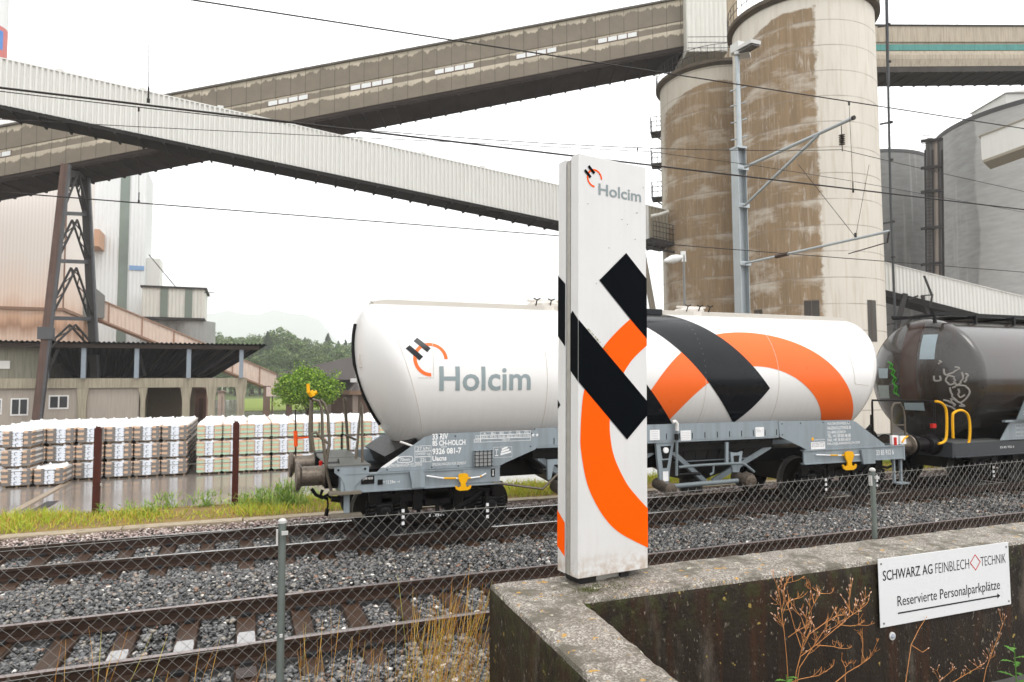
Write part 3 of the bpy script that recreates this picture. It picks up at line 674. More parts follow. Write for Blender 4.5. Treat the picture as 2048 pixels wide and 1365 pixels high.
def TP(X, s, off=0.0): a = s/TR; return Vector((X, YC-(TR+off)*math.cos(a), ZC+(TR+off)*math.sin(a)))
def ring(xm, tilt, k, dz, n=72):
    return [(xm - tilt*(k*TR*math.sin(2*math.pi*j/n)+dz), YC - TR*k*math.cos(2*math.pi*j/n), ZC+dz+TR*k*math.sin(2*math.pi*j/n)) for j in range(n)]
def endprof(u): o = 0.65*u; k = max(0.0, 1-u**1.75)**(1/1.75); return o, k, 0.0
XL, XR, TI = 2.50, 12.62, 0.30
A_ = [1, .995, .975, .94, .89, .82, .73, .62, .50, .38, .26, .17, .09, .04, 0]
rings = [ring(XL-endprof(a)[0], TI, max(.002, endprof(a)[1]), endprof(a)[2]) for a in A_]
rings += [ring(x, TI*(1-2*(x-XL)/(XR-XL)), 1, 0) for x in np.linspace(XL, XR, 14)[1:-1]]
rings += [ring(XR+endprof(a)[0], -(TI), max(.002, endprof(a)[1]), endprof(a)[2]) for a in reversed(A_)]
TW = Thing('tank_wagon', (7.5, YC, 0), 'long white tank wagon with a huge black and orange emblem on a grey underframe', 'wagon')
mb = MB(); mb.loft(rings)
def decal(mb, f, nu, nv, m):
    mb.add([f(i/nu, j/nv) for j in range(nv+1) for i in range(nu+1)], [(j*(nu+1)+i, j*(nu+1)+i+1, (j+1)*(nu+1)+i+1, (j+1)*(nu+1)+i) for j in range(nv) for i in range(nu)], m)
def dquad(mb, q, m, off, n=26):
    a, b, c_, d = q
    decal(mb, lambda u, v_: TP(*[(1-u)*(1-v_)*a[k]+u*(1-v_)*b[k]+u*v_*c_[k]+(1-u)*v_*d[k] for k in (0,1)], off), n, n, m)
def darc(mb, cx, cy, ro_, ri_, a0, a1, m, off, nr=8):
    def f(u, v_):
        a = R_(a0+(a1-a0)*u); r = ro_+(ri_-ro_)*v_; return TP(cx+r*math.cos(a), cy+r*math.sin(a), off)
    decal(mb, f, 90, nr, m)
def dtext(mb, s, x0, x1, s0, s1, m, off, bold):
    v_, f, _ = text2d(s, bold); bm = bmesh.new(); vv = [bm.verts.new((x0+(x1-x0)*p[0], s0+(s1-s0)*p[1], 0)) for p in v_]
    for q in f:
        try: bm.faces.new([vv[i] for i in q])
        except ValueError: pass
    for k in np.arange(s0+.04, s1, .05): bmesh.ops.bisect_plane(bm, geom=bm.verts[:]+bm.edges[:]+bm.faces[:], plane_co=(0,float(k),0), plane_no=(0,1,0))
    bm.verts.index_update(); mb.add([TP(p.co.x, p.co.y, off) for p in bm.verts], [tuple(p.index for p in q.verts) for q in bm.faces], m); bm.free()
# the great emblem: ring first, bars over it
darc(mb, 9.48, -1.97, 3.01, 2.21, 16, 178, 2, .004, 16)
dquad(mb, [(9.82,-.20),(9.143,-.968),(6.72,1.68),(7.40,2.46)], 1, .007, 40)
dquad(mb, [(8.05,-1.34),(7.69,-1.70),(5.71,-.27),(6.39,.50)], 1, .007, 30)
cx, cy, r = 2.832, .338, .292
darc(mb, cx, cy, r, r*.80, 0, 270, 2, .004, 4)
for q in ([(2.637,.727),(2.848,.527),(2.782,.456),(2.570,.658)], [(2.495,.581),(2.707,.379),(2.639,.313),(2.425,.518)]): dquad(mb, q, 1, .007, 8)
dtext(mb, 'Holcim', 2.97, 4.60, -.193, .216, 3, .006, 0.016)
for x, ti in ((XL, TI), (4.92, .0), (8.27, 0), (10.05, 0), (XR, -TI)):
    rg = ring(x, ti, 1.0005, 0); mb.tube(rg[:]+[rg[0]], 0.007, 5, 4)
for pts in ([(2.62,.03),(2.87,.03)], [(2.87,.03),(2.89,.9)], [(12.1,-.12),(12.5,-.16)], [(12.1,-.12),(12.02,.75)]):
    mb.tube([TP(pts[0][0]+(pts[1][0]-pts[0][0])*i/12, pts[0][1]+(pts[1][1]-pts[0][1])*i/12, .002) for i in range(13)], .005, 5, 4)
tk = TW.part('tank', mb, [M_tank, M_tblk, M_torg, M_tlet, M_seam], smooth=True)
# ridge strip, hatches
mb = MB(); zt = ZC+TR
mb.loft([[(x, YC-.30, zt-.05-d), (x, YC-.30, zt+.055-d), (x, YC+.30, zt+.055-d), (x, YC+.30, zt-.05-d)] for x, d in ((2.06,.04),(2.3,0),(6.6,0))])
mb.loft([[(x, YC-.30, zt-.05-d), (x, YC-.30, zt+.055-d), (x, YC+.30, zt+.055-d), (x, YC+.30, zt-.05-d)] for x, d in ((8.0,0),(12.6,0),(13.0,.04))])
mb.loft([[(x, YC-.34, zt-.12), (x, YC-.34, zt+.068), (x, YC+.34, zt+.068), (x, YC+.34, zt-.12)] for x in (6.6,8.0)], 1)
mb.tube([(2.05,YC-.2,zt+.03),(1.98,YC-.2,zt-.12),(1.90,YC-.2,zt-.35),(1.86,YC-.2,zt-.6)], .02, 6)
TW.part('walkway', mb, [M('ridge_beige', (.46,.43,.385), .5, 0, .1, 3), M_tblk], bevel=.015)
for x in (5.45, 8.9):
    mb = MB(); mb.lathe([(.32,-.1),(.32,.10),(.28,.14),(.1,.17)], (x, YC, zt), n=20); mb.beam((x-.35,YC-.05,zt+.17),(x+.38,YC-.05,zt+.17),.05,.04)
    for d in (-.28,.02,.28): mb.tube([(x+d,YC-.3,zt+.05),(x+d,YC-.36,zt+.15),(x+d-.07,YC-.36,zt+.18)],.014,6,1); mb.tube([(x+d,YC-.36,zt+.15),(x+d+.07,YC-.36,zt+.18)],.014,6,1)
    TW.part('hatch', mb, [M_seam, M_blk])
mb = MB(); pl_ = []
for a in np.linspace(1, -1, 30):
    u = 1-abs(a); o_, k_, dz = endprof(min(1, u)); s_ = 1 if a > 0 else -1
    z = ZC+dz+s_*k_*TR; x = XL-o_-(TI)*(s_*k_*TR+dz); pl_.append((x-.02, YC-.12, z))
pl_ = [p for p in pl_ if 1.72 < p[2] < 3.62]; mb.tube(pl_, .029, 8)
TW.part('hose', mb, M_blk, smooth=True)
mb = MB(); mb.box(pl_[len(pl_)//2][0]-.06, pl_[len(pl_)//2][0]+.03, YC-.2, YC-.05, 2.56, 2.63); TW.part('hose_bracket', mb, M_tank); mb = MB(); p_ = at(724, 722, 11.9); mb.box(p_.x-.05, p_.x+.05, 11.85, 11.98, p_.z-.11, p_.z+.11)
TW.part('junction_box', mb, M_seam)
# ---- underframe
FYN = 10.96
def poly_px(pts, y=FYN): return [(p.x, p.z) for p in (at(a, b, y) for a, b in pts)]
def ptext(mb, s, xl, yt, xr, yb, m=1, y=FYN, bold=0.0, dy=-.003):
    a, b, c_ = at(xl, yt, y), at(xl, yb, y), at(xr, (yt+yb)/2, y)
    put_text(mb, s, a.x, c_.x, b.z, a.z, (0, y+dy, 0), EX, EZ, m, bold)
def sbox(mb, x0, x1, z0, z1, m=1, t_=.006, y=FYN): frame_rect(mb, x0, x1, z0, z1, t_, (0, y-.003, 0), EX, EZ, m)
def z7(x, y): return (740+x/5.389, 840+y/5.389)
def T7(mb, s, x0, y0, x1, y1, bold=0.0): a, b = z7(x0, y0), z7(x1, y1); ptext(mb, s, a[0], a[1], b[0], b[1], 1, FYN, bold)
sk = [(1.96,1.135),(2.03,1.20),(2.74,1.665),(2.96,1.712),(4.70,1.712),(4.735,1.69),(4.735,1.43),(4.69,1.385),(4.12,1.175),(4.035,1.135)]
mb = MB(); mb.prism(sk, (0,FYN,0), EX, EZ, .02, 0)
mb.prism([(2.02,1.205),(2.10,1.20),(2.34,1.355),(2.28,1.37)], (0,FYN-.002,0), EX, EZ, .002, 1)
T7(mb,'33 RIV',672,150,842,217,.03); T7(mb,'85 CH-HOLCH',672,224,1028,284,.03); T7(mb,'9326 081-7',672,308,984,376,.03); T7(mb,'Uacns',672,390,824,446,.03)
a, b = at(*z7(764,294),FYN), at(*z7(828,300),FYN); mb.flat(rect(a.x,b.x,a.z-.004,a.z+.006), [(0,1,2,3)], (0,FYN-.003,0), EX, EZ, 1)
T7(mb,'SPEZIALWAGEN FÜR ZEMENT',672,460,1038,497); T7(mb,'HEIMATBAHNHOF: ECLEPENS',186,478,560,516)
a, b = at(*z7(482,280),FYN), at(*z7(660,452),FYN); x0, x1, h = a.x, b.x, (a.z-b.z)/3
for i, s in enumerate(('27 kN','20000 kg','22t')):
    sbox(mb, x0, x1, a.z-(i+1)*h, a.z-i*h-.004); w_ = (.75,.85,.36)[i]; put_text(mb, s, (x0+x1)/2-w_*(x1-x0)/2, (x0+x1)/2+w_*(x1-x0)/2, a.z-(i+.82)*h, a.z-(i+.25)*h, (0,FYN-.003,0), EX, EZ, 1)
a, b = at(*z7(290,395),FYN), at(*z7(462,460),FYN); ov = [((a.x+b.x)/2+(b.x-a.x)/2*math.copysign(abs(math.cos(q))**.5,math.cos(q)), (a.z+b.z)/2+(a.z-b.z)/2*math.copysign(abs(math.sin(q))**.5,math.sin(q))) for q in np.linspace(0,2*math.pi,28,endpoint=False)]
mb.flat(ov+[((a.x+b.x)/2+(x-(a.x+b.x)/2)*.93, (a.z+b.z)/2+(z-(a.z+b.z)/2)*.8) for x, z in ov], [(i,(i+1)%28,28+(i+1)%28,28+i) for i in range(28)], (0,FYN-.003,0), EX, EZ, 1)
put_text(mb, '70mm', a.x+.05, b.x-.05, b.z+.025, a.z-.025, (0,FYN-.003,0), EX, EZ, 1)
a, b = at(*z7(1190,128),FYN), at(*z7(1730,272),FYN); cw = (b.x-a.x)/6; rh = .058; zt_ = a.z-.004
for i, (h1, h2) in enumerate((('A','43.5t'),('B1','47.5t'),('B2','51.5t'),('C','60.5t'),('D2','66.5t'),('D3','69.0t'))):
    x = a.x+i*cw; sbox(mb, x, x+cw+.005, zt_-rh, zt_); sbox(mb, x, x+cw+.005, zt_-2*rh, zt_-rh)
    put_text(mb, h1, x+cw*(.35 if len(h1)==1 else .28), x+cw*(.65 if len(h1)==1 else .74), zt_-.047, zt_-.014, (0,FYN-.003,0), EX, EZ, 1, .01); put_text(mb, h2, x+.014, x+cw-.012, zt_-rh-.045, zt_-rh-.014, (0,FYN-.003,0), EX, EZ, 1, .01)
sbox(mb, a.x-.085, a.x, zt_-2*rh, zt_-rh); put_text(mb, 'S', a.x-.06, a.x-.03, zt_-2*rh+.012, zt_-rh-.012, (0,FYN-.003,0), EX, EZ, 1)
sbox(mb, a.x-.115, a.x, zt_-3*rh, zt_-2*rh); put_text(mb, '120', a.x-.1, a.x-.02, zt_-3*rh+.012, zt_-2*rh-.012, (0,FYN-.003,0), EX, EZ, 1)
sbox(mb, a.x, b.x+.005, zt_-3*rh, zt_-2*rh); put_text(mb, '00.0', (a.x+b.x)/2-.06, (a.x+b.x)/2+.07, zt_-3*rh+.012, zt_-2*rh-.012, (0,FYN-.003,0), EX, EZ, 1)
for i in range(2):
    cxx, czz = b.x+.05+.075*i, zt_-1.45*rh; st5 = [(cxx+.034*(1 if k%2==0 else .42)*math.sin(k*math.pi/5), czz+.034*(1 if k%2==0 else .42)*math.cos(k*math.pi/5)) for k in range(10)]
    mb.flat(st5+[(cxx,czz)], [(10,k,(k+1)%10) for k in range(10)], (0,FYN-.003,0), EX, EZ, 1)
a, b = at(*z7(1328,296),FYN), at(*z7(1530,400),FYN); sbox(mb, a.x, b.x, b.z, a.z, 1, .004)
for i in range(3): mb.flat([(a.x+.13+.012*i, b.z+.035+.042*i), (b.x-.02-.03*i, b.z+.075+.04*i), (b.x-.02-.03*i, b.z+.105+.04*i), (a.x+.13+.012*i, b.z+.068+.042*i)], [(0,1,2,3)], (0,FYN-.003,0), EX, EZ, 1)
for zz_ in (b.z+.03, a.z-.05): mb.flat(rect(a.x+.03,a.x+.09,zz_,zz_+.012), [(0,1,2,3)], (0,FYN-.003,0), EX, EZ, 1)
mb.flat(rect(a.x+.055,a.x+.064,b.z+.04,a.z-.04), [(0,1,2,3)], (0,FYN-.003,0), EX, EZ, 1)
for u, v_ in ((2.12,1.165),(2.85,1.17),(3.3,1.17),(3.25,1.66),(4.62,1.66),(4.6,1.44),(3.83,1.17),(2.98,1.68)): mb.lathe([(.012,0),(.012,.008)], (u, FYN, v_), (0,-1,0), 8, 2)
sp_ = TW.part('side_plate', mb, [M_wgrey, M_wwhite, M_blk], fix=False)
mb = MB(); a, b = at(*z7(1110,330),FYN), at(*z7(1312,498),FYN)
mb.box(a.x, b.x, FYN-.05, FYN-.012, b.z, a.z, 0)
for i in range(5): x = a.x+.02+(b.x-a.x-.04)*i/4; mb.box(x-.004, x+.004, FYN-.060, FYN-.051, b.z, a.z, 1)
for i in range(5): z = b.z+.015+(a.z-b.z-.03)*i/4; mb.box(a.x, b.x, FYN-.072, FYN-.061, z-.004, z+.004, 1)
mb.box(a.x+.02, b.x-.02, FYN-.0505, FYN-.050, b.z+.02, a.z-.02, 2)
TW.part('document_holder', mb, [M_wgrey, M_blk, M('card_grey', (0.33,0.34,0.34), .5)])
sk2 = [(10.03,1.735),(11.93,1.712),(12.10,1.675),(12.93,1.16),(12.90,1.125),(10.75,1.125),(10.60,1.20),(10.06,1.42)]
mb = MB(); mb.prism(sk2, (0,FYN,0), EX, EZ, .02, 0)
def z8(x, y): return (1250+x/3.413, 580+y/3.413)
for i, (s, xr) in enumerate((('HOLCIM (SCHWEIZ) AG',1533),('HAGENHOLZSTRASSE 83',1540),('CH-8050 ZÜRICH',1505),('TEL. +41 58 850 68 68',1538),('FAX. +41 58 850 68 01',1538),('RAIL-CH@LAFARGEHOLCIM.COM',1600))):
    a, b = z8(1381, 906+27.3*i), z8(xr, 928+27.3*i); ptext(mb, s, a[0], a[1], b[0], b[1], 1, FYN, .012)
a, b = at(*z8(1268,1040),FYN), at(*z8(1366,1085),FYN); mb.flat(rect(a.x,b.x,b.z,a.z), [(0,1,2,3)], (0,FYN-.003,0), EX, EZ, 1)
put_text(mb, 'JOSEF MEYER', a.x+.09, b.x, a.z+.02, a.z+.055, (0,FYN-.003,0), EX, EZ, 1); mb.lathe([(.035,0),(.03,.004)], ((a.x+.05), FYN, a.z+.06), (0,-1,0), 14, 3)
for s, k in (('ZUGELASSEN',.025),('22.05.14',.06),('6 JAHRE',.095)): put_text(mb, s, a.x+.02, b.x-.02, a.z-k-.012, a.z-k+.012, (0,FYN-.0045,0), EX, EZ, 2)
for u, v_ in ((10.12,1.68),(10.6,1.68),(11.2,1.68),(10.12,1.46),(11.9,1.66)): mb.lathe([(.012,0),(.012,.008)], (u, FYN, v_), (0,-1,0), 8, 2)
TW.part('side_plate', mb, [M_wgrey, M_wwhite, M_blk, M_yel], fix=False)
mb = MB()                                                      # sills, far side and cross members
mb.box(4.70, 10.05, FYN+.015, FYN+.055, 1.435, 1.745, 0); mb.box(4.70, 10.05, FYN+.02, FYN+.30, 1.40, 1.432, 0); mb.box(4.72, 10.05, FYN+.2, FYN+.24, 1.20, 1.40, 1)
mb.box(1.45, 13.46, 11.9, 12.7, .82, 1.08, 1); mb.box(4.70, 10.05, 13.55, 13.60, 1.435, 1.745, 0)
for x in np.arange(5.05, 10, .29): mb.box(x, x+.012, FYN+.008, FYN+.0155, 1.46, 1.57, 1)
TW.part('sill', mb, [M_wgrey, M_blk])
mb = MB(); mb.prism(sk, (0,13.62,0), EX, EZ, .02, 0); mb.prism(sk2, (0,13.62,0), EX, EZ, .02, 0); TW.part('side_plate', mb, [M_wgrey])
for x0, x1 in ((1.44, 4.035), (10.66, 13.47)):
    for y in (13.60, FYN):
        mb = MB(); mb.box(x0, x1, y, y+.03, .855, 1.122, 0); mb.box(x0, x1, y-.03, y+.09, .835, .857, 0); mb.box(x0, x1, y-.02, y+.09, 1.106, 1.128, 0)
        if y > 12: TW.part('solebar', mb, [M_wgrey, M_blk, M_wwhite], fix=False)
    if x0 < 5:
        a, b = at(*z7(418,548),FYN), at(*z7(572,722),FYN); mb.prism([(a.x,a.z),(b.x,a.z),(b.x+.02,b.z+.08),(b.x+.02,b.z),(a.x+.04,b.z),(a.x+.04,b.z+.08)], (0,FYN-.06,0), EX, EZ, .05, 0)
        mb.box(3.38, 4.02, FYN-.018, FYN-.001, .88, 1.10, 0)
        def z6(x, y): return (560+x/5.688, 840+y/5.688)
        a, b = at(*z6(922,642),FYN), at(*z6(1072,726),FYN); mb.box(a.x, b.x, FYN-.01, FYN-.001, b.z, a.z, 1); ptext(mb, 'JOSEF MEYER', z6(940,655)[0], z6(940,655)[1], z6(1058,690)[0], z6(1058,690)[1], 2, FYN, 0, -.012)
        ptext(mb, '13.54m', *z6(1212,688), *z6(1312,728), 2);
        for s in (0, 1): xx = at(*z6(1182 if s == 0 else 1345, 705), FYN); mb.box(xx.x-.02, xx.x+.02, FYN-.004, FYN-.001, xx.z-.003, xx.z+.003, 2); mb.box(xx.x-.022 if s == 0 else xx.x+.018, xx.x-.018 if s == 0 else xx.x+.022, FYN-.004, FYN-.001, xx.z-.02, xx.z+.02, 2)
        a, b = at(*z7(1305,528),FYN-.02), at(*z7(1345,612),FYN-.02); mb.box(a.x, b.x, FYN-.026, FYN-.0185, b.z, a.z, 1); mb.box((a.x+b.x)/2-.006, (a.x+b.x)/2+.006, FYN-.03, FYN-.0265, b.z+.03, a.z-.02, 2); mb.box(a.x+.02, b.x-.02, FYN-.03, FYN-.0265, a.z-.03, a.z-.02, 2); mb.box(a.x+.02, b.x-.02, FYN-.03, FYN-.0265, b.z+.02, b.z+.05, 2)
        a = at(*z6(1140,708),FYN); mb.box(a.x-.04, a.x+.04, FYN-.012, FYN-.001, a.z-.04, a.z+.04, 1)
    else:
        a, b = at(1718,900,FYN), at(1742,925,FYN); mb.prism([(a.x,a.z),(b.x-.02,a.z+.01),(b.x+.06,b.z+.02),(b.x+.06,b.z-.02),(a.x+.05,b.z-.02)], (0,FYN-.06,0), EX, EZ, .05, 0)
        ptext(mb, '33 85 932 6', 1752, 901, 1787, 911, 2)
    TW.part('solebar', mb, [M_wgrey, M_blk, M_wwhite], fix=False)
for x0, x1 in ((1.40, 1.45), (13.46, 13.51)):
    mb = MB(); mb.box(x0, x1, FYN-.01, 13.64, .80, 1.13); TW.part('headstock', mb, M_wgrey, bevel=.008)
mb = MB(); mb.prism([(1.30,1.245),(1.83,1.245),(1.83,1.10),(1.72,1.04),(1.62,.94),(1.60,.85),(1.47,.85),(1.45,.98),(1.40,1.08),(1.30,1.16)], (0,FYN-.02,0), EX, EZ, .018)
for u in (1.36, 1.77): mb.lathe([(.018,0),(.018,.012)], (u, FYN-.02, 1.20), (0,-1,0), 8, 1)
TW.part('corner_plate', mb, [M_wgrey, M_blk])
def hookset(mb, pxs, hx, hy, wpx):
    P_ = [at(a, b, FYN-.045) for a, b in pxs]; q = [P_[0]]
    for a, b in zip(P_, P_[1:]): q += [a.lerp(b, k/4) for k in (1,2,3,4)]
    mb.tube(q, .013, 6, 1)
    for i in (4, 5, 7, 8, 12): 
        if i+1 < len(q): mb.tube([q[i], q[i+1]], .0155, 6, 0)
    hk = [(-.5,.0),(-.42,.16),(-.2,.22),(.2,.22),(.42,.16),(.5,0),(.46,-.35),(.24,-.75),(.26,-1.0),(.45,-1.12),(.6,-1.05),(.72,-.92),(.82,-1.02),(.72,-1.28),(.4,-1.42),(-.4,-1.42),(-.72,-1.28),(-.82,-1.02),(-.72,-.92),(-.6,-1.05),(-.45,-1.12),(-.26,-1.0),(-.24,-.75),(-.46,-.35)]
    c = at(hx, hy, FYN-.08); s = at(hx+wpx, hy, FYN-.08).x-c.x
    mb.prism([(a*s, b*s) for a, b in hk], (c.x, FYN-.08, c.z), EX, EZ, .03, 0)
mb = MB(); hookset(mb, [(853,952),(888,957),(935,957),(960,954),(972,947)], 927, 952, 19.5); TW.part('brake_handle', mb, [M_yel, M_wwhite], smooth=True)
mb = MB(); hookset(mb, [(1632,910),(1660,911),(1690,911),(1705,911),(1718,910)], 1699, 908, 17); TW.part('brake_handle', mb, [M_yel, M_wwhite], smooth=True)
# ---- hoppers, brackets and pipes under the barrel
for xc, xa, xb in ((6.0, 4.78, 7.25), (8.78, 7.55, 10.05)):
    mb = MB(); top = [(xa,11.12,1.40),(xb,11.12,1.40),(xb,13.48,1.40),(xa,13.48,1.40)]; md = [(xc-1.0,11.35,.98),(xc+1.0,11.35,.98),(xc+1.0,13.25,.98),(xc-1.0,13.25,.98)]; bt = [(xc-.22,12.0,.50),(xc+.22,12.0,.50),(xc+.22,12.6,.50),(xc-.22,12.6,.50)]
    mb.loft([top, md, bt]); mb.lathe([(.24,.24),(.24,.52)], (xc, 12.2, 0), n=18)
    mb.beam((xa+.05,11.2,1.22),(xc-.1,11.6,.52),.08,.10,1); mb.beam((xb-.05,11.2,1.22),(xc+.1,11.6,.52),.08,.10,1)
    for k in range(7): x = xa+.3+k*(xb-xa-.6)/6; mb.beam((x, 11.115, 1.38),(xc+(x-xc)*.83, 11.34, .99),.008,.008,2)
    mb.beam((xa+.15,11.22,1.20),(xb-.15,11.22,1.20),.01,.012,2); mb.beam((xc-1.0,11.33,.985),(xc+1.0,11.33,.985),.02,.015,1)
    TW.part('hopper', mb, [M_dark, M_wgrey, M_blk], fix=True)
mb = MB(); po = poly_px([(1312,886),(1348,885),(1340,940),(1337,979),(1322,981),(1318,945)], 11.0); mb.prism(po, (0,11.0,0), EX, EZ, .06, 0)
po = poly_px([(1321,893),(1342,892),(1337,917),(1325,918)], 10.995); mb.prism(po, (0,10.995,0), EX, EZ, .002, 1); po = poly_px([(1324,921),(1337,920),(1334,936),(1326,937)], 10.995); mb.prism(po, (0,10.995,0), EX, EZ, .002, 1)
c = at(1331,901,10.98); mb.lathe([(.055,0),(.055,.03),(.04,.035)], (c.x,10.985,c.z), (0,-1,0), 16, 2)
c = at(1331,952,10.99); mb.box(c.x-.06,c.x+.06,10.985,10.994,c.z-.1,c.z+.08,2)
TW.part('support_bracket', mb, [M_wgrey, M_blk, M_wwhite]); mb = MB()
po = poly_px([(1461,904),(1468,906),(1478,906),(1485,903),(1482,930),(1478,945),(1466,945),(1463,925)], 11.0); mb.prism(po, (0,11.0,0), EX, EZ, .05, 0); po = poly_px([(1467,912),(1479,911),(1477,926),(1468,926)], 10.995); mb.prism(po, (0,10.995,0), EX, EZ, .002, 1)
TW.part('support_bracket', mb, [M_wgrey, M_blk]); mb = MB()
po = poly_px([(1452,885),(1457,885),(1457,928),(1452,928)], 11.0); mb.prism(po, (0,11.0,0), EX, EZ, .04, 0)
TW.part('strut', mb, [M_wgrey, M_blk]); mb = MB()
po = poly_px([(1095,920),(1128,918),(1128,928),(1108,930),(1102,960),(1096,960)], 11.0); mb.prism(po, (0,11.0,0), EX, EZ, .05, 0)
TW.part('support_bracket', mb, [M_wgrey, M_blk, M_wwhite])
def pp(pts, y): return [at(a, b, y) for a, b in pts]
mb = MB(); mb.tube(pp([(1345,845),(1350,843),(1354,848),(1354,862)],10.9), .035, 8, 1); mb.tube(pp([(1354,860),(1353,952)],10.9), .026, 8, 0); mb.tube(pp([(1353,868),(1353,880)],10.9), .042, 8, 2)
mb.tube(pp([(1353,950),(1380,948),(1400,948)],10.95), .03, 8, 2)
mb.tube(pp([(1357,935),(1400,931),(1455,928),(1484,927),(1492,931),(1508,944)],10.92), .027, 8, 0); mb.tube(pp([(1427,931),(1426,946),(1420,950)],10.92), .022, 8, 0)
mb.tube(pp([(985,965),(1060,975),(1085,978),(1112,952),(1135,935)],10.95), .022, 8, 3); 
DP = [M('pipe_grey_shaded', (.15,.175,.185), .4, 0, .15, 4), M_tank, M_blk, M_pipe, M_buf]; TW.part('handrail', mb, DP, smooth=True); mb = MB()  # pipe grey darkened in its colour for the shadow under the barrel
mb.tube(pp([(1335,974),(1400,968),(1475,962)],10.9), .045, 10, 0)
for a in ((1340,979,10.72),(1500,963,10.72),(1132,985,10.8)):
    c = at(*a); mb.tube([c+Vector((-.02,.42,.06)), c+Vector((0,.1,0)), c], .105, 12, 4); mb.lathe([(.12,0),(.12,.04),(.08,.05)], c, (-.1,-1,-.05), 14, 4)
c = at(1487,955,11.0); mb.lathe([(.09,0),(.12,.05),(.09,.2)], c, (.2,-1,0), 12, 4)
TW.part('discharge_pipe', mb, DP, smooth=True)
for px, py in ((1310,870),(1276,872),(1372,871),(1520,864)):
    c = at(px, py, FYN); mb = MB(); hw = .105 if px != 1372 else .115; mb.box(c.x-hw, c.x+hw, FYN+.007, FYN+.0145, c.z-.10, c.z+.09, 0)
    if px == 1520: put_text(mb, 'Silo 1', c.x-.085, c.x+.075, c.z-.01, c.z+.06, (0,FYN+.006,0), EX, EZ, 1)
    else:
        for k in range(5): mb.box(c.x-hw+.02, c.x+hw-.03, FYN+.006, FYN+.007, c.z-.075+k*.032, c.z-.068+k*.032, 1)
    TW.part('placard', mb, [M_wwhite, M('faded_ink', (0.45,0.43,0.43), .6)])
# ---- bogies
def bogie(T, xc):
    B = None
    mb = MB()
    for y in (11.20, 13.28):
        mb.box(xc-1.12, xc+1.12, y, y+.10, .60, .74); mb.box(xc-.62, xc+.62, y-.02, y+.1, .28, .40); mb.prism([(-.62,.28),(-.95,.52),(-1.12,.60),(-1.12,.70),(-.80,.70),(-.42,.40)], (xc,y,0), EX, EZ, .08); mb.prism([(.62,.28),(.95,.52),(1.12,.60),(1.12,.70),(.80,.70),(.42,.40)], (xc,y,0), EX, EZ, .08)
        for dx in (-.32, 0, .32): mb.box(xc+dx-.03, xc+dx+.03, y, y+.07, .38, .62)
        mb.beam((xc+.1,y-.06,.34),(xc+.75,y-.06,.68),.05,.07)
    mb.box(xc-.22, xc+.22, 11.2, 13.38, .52, .86); mb.box(xc-1.05, xc+1.05, 11.75, 12.85, .40, .84)  # the long second box is added to stop light showing through the bogie
    for dx in (-.62, .62): mb.box(xc+dx-.10, xc+dx+.10, 11.22, 13.3, .42, .80)
    for dx, w_ in ((-1.05,.2),(-.35,.16),(.35,.16),(1.05,.2)): mb.box(xc+dx-w_/2, xc+dx+w_/2, 11.16, 11.24, .46, .84)
    if T is TW and xc < 5: put_text(mb, '1.8m', xc-.15, xc+.15, .33, .375, (0,11.176,0), EX, EZ, 1)
    fr_ = T.part('bogie', mb, [M_blk, M_wwhite], bevel=.012)
    for dx in (-.9, .9):
        mb = MB()
        for y, s in ((YC-.755, -1), (YC+.755, 1)):
            mb.lathe([(.455,-.065),(.46,.05),(.485,.055),(.485,.085),(.45,.09)], (xc+dx,y,.455), (0,1 if s<0 else -1,0), 36, 1, False)
            mb.lathe([(.45,.07),(.42,.06),(.37,.03),(.16,.02),(.14,.09),(.0,.09)], (xc+dx,y,.455), (0,1 if s<0 else -1,0), 36, 0, False)
            mb.lathe([(0,-.09),(.14,-.09),(.16,-.03),(.38,-.045),(.42,-.068),(.455,-.065)], (xc+dx,y,.455), (0,1 if s<0 else -1,0), 36, 0, False)
        mb.tube([(xc+dx,11.2,.455),(xc+dx,13.4,.455)], .075, 10)
        T.part('wheelset', mb, [M_wheel, M_tread], parent=fr_, smooth=True)
        for y in (11.12, 13.30):
            mb = MB(); mb.box(xc+dx-.13, xc+dx+.13, y, y+.18, .34, .60); mb.lathe([(.10,0),(.10,.04),(.05,.05)], (xc+dx,y,.46), (0,-1,0), 12); T.part('axle_box', mb, M_blk, parent=fr_, bevel=.02)
        for ex in (-.21, .21):
            mb = MB(); hx = [(xc+dx+ex+.075*math.cos(q), 11.19+.075*math.sin(q), .36+.26*q/(2*math.pi*4.5)) for q in np.linspace(0, 2*math.pi*4.5, 60)]; mb.tube(hx, .017, 6); mb.box(xc+dx+ex-.1, xc+dx+ex+.1, 11.1, 11.3, .32, .35)
            T.part('coil_spring', mb, M_blk, parent=fr_, smooth=True)
    for dx in (-.62, .82):
        mb = MB()
        mb.box(xc+dx-.03, xc+dx+.03, 11.05, 11.09, .28, .70, 0)
        for k in (0,1,2): mb.box(xc+dx-.022, xc+dx+.022, 11.035, 11.05, .26+k*.10, .31+k*.10, 1)
        T.part('marker_strip', mb, [M_blk, M_wwhite], parent=fr_)
bogie(TW, 3.02); bogie(TW, 11.93)
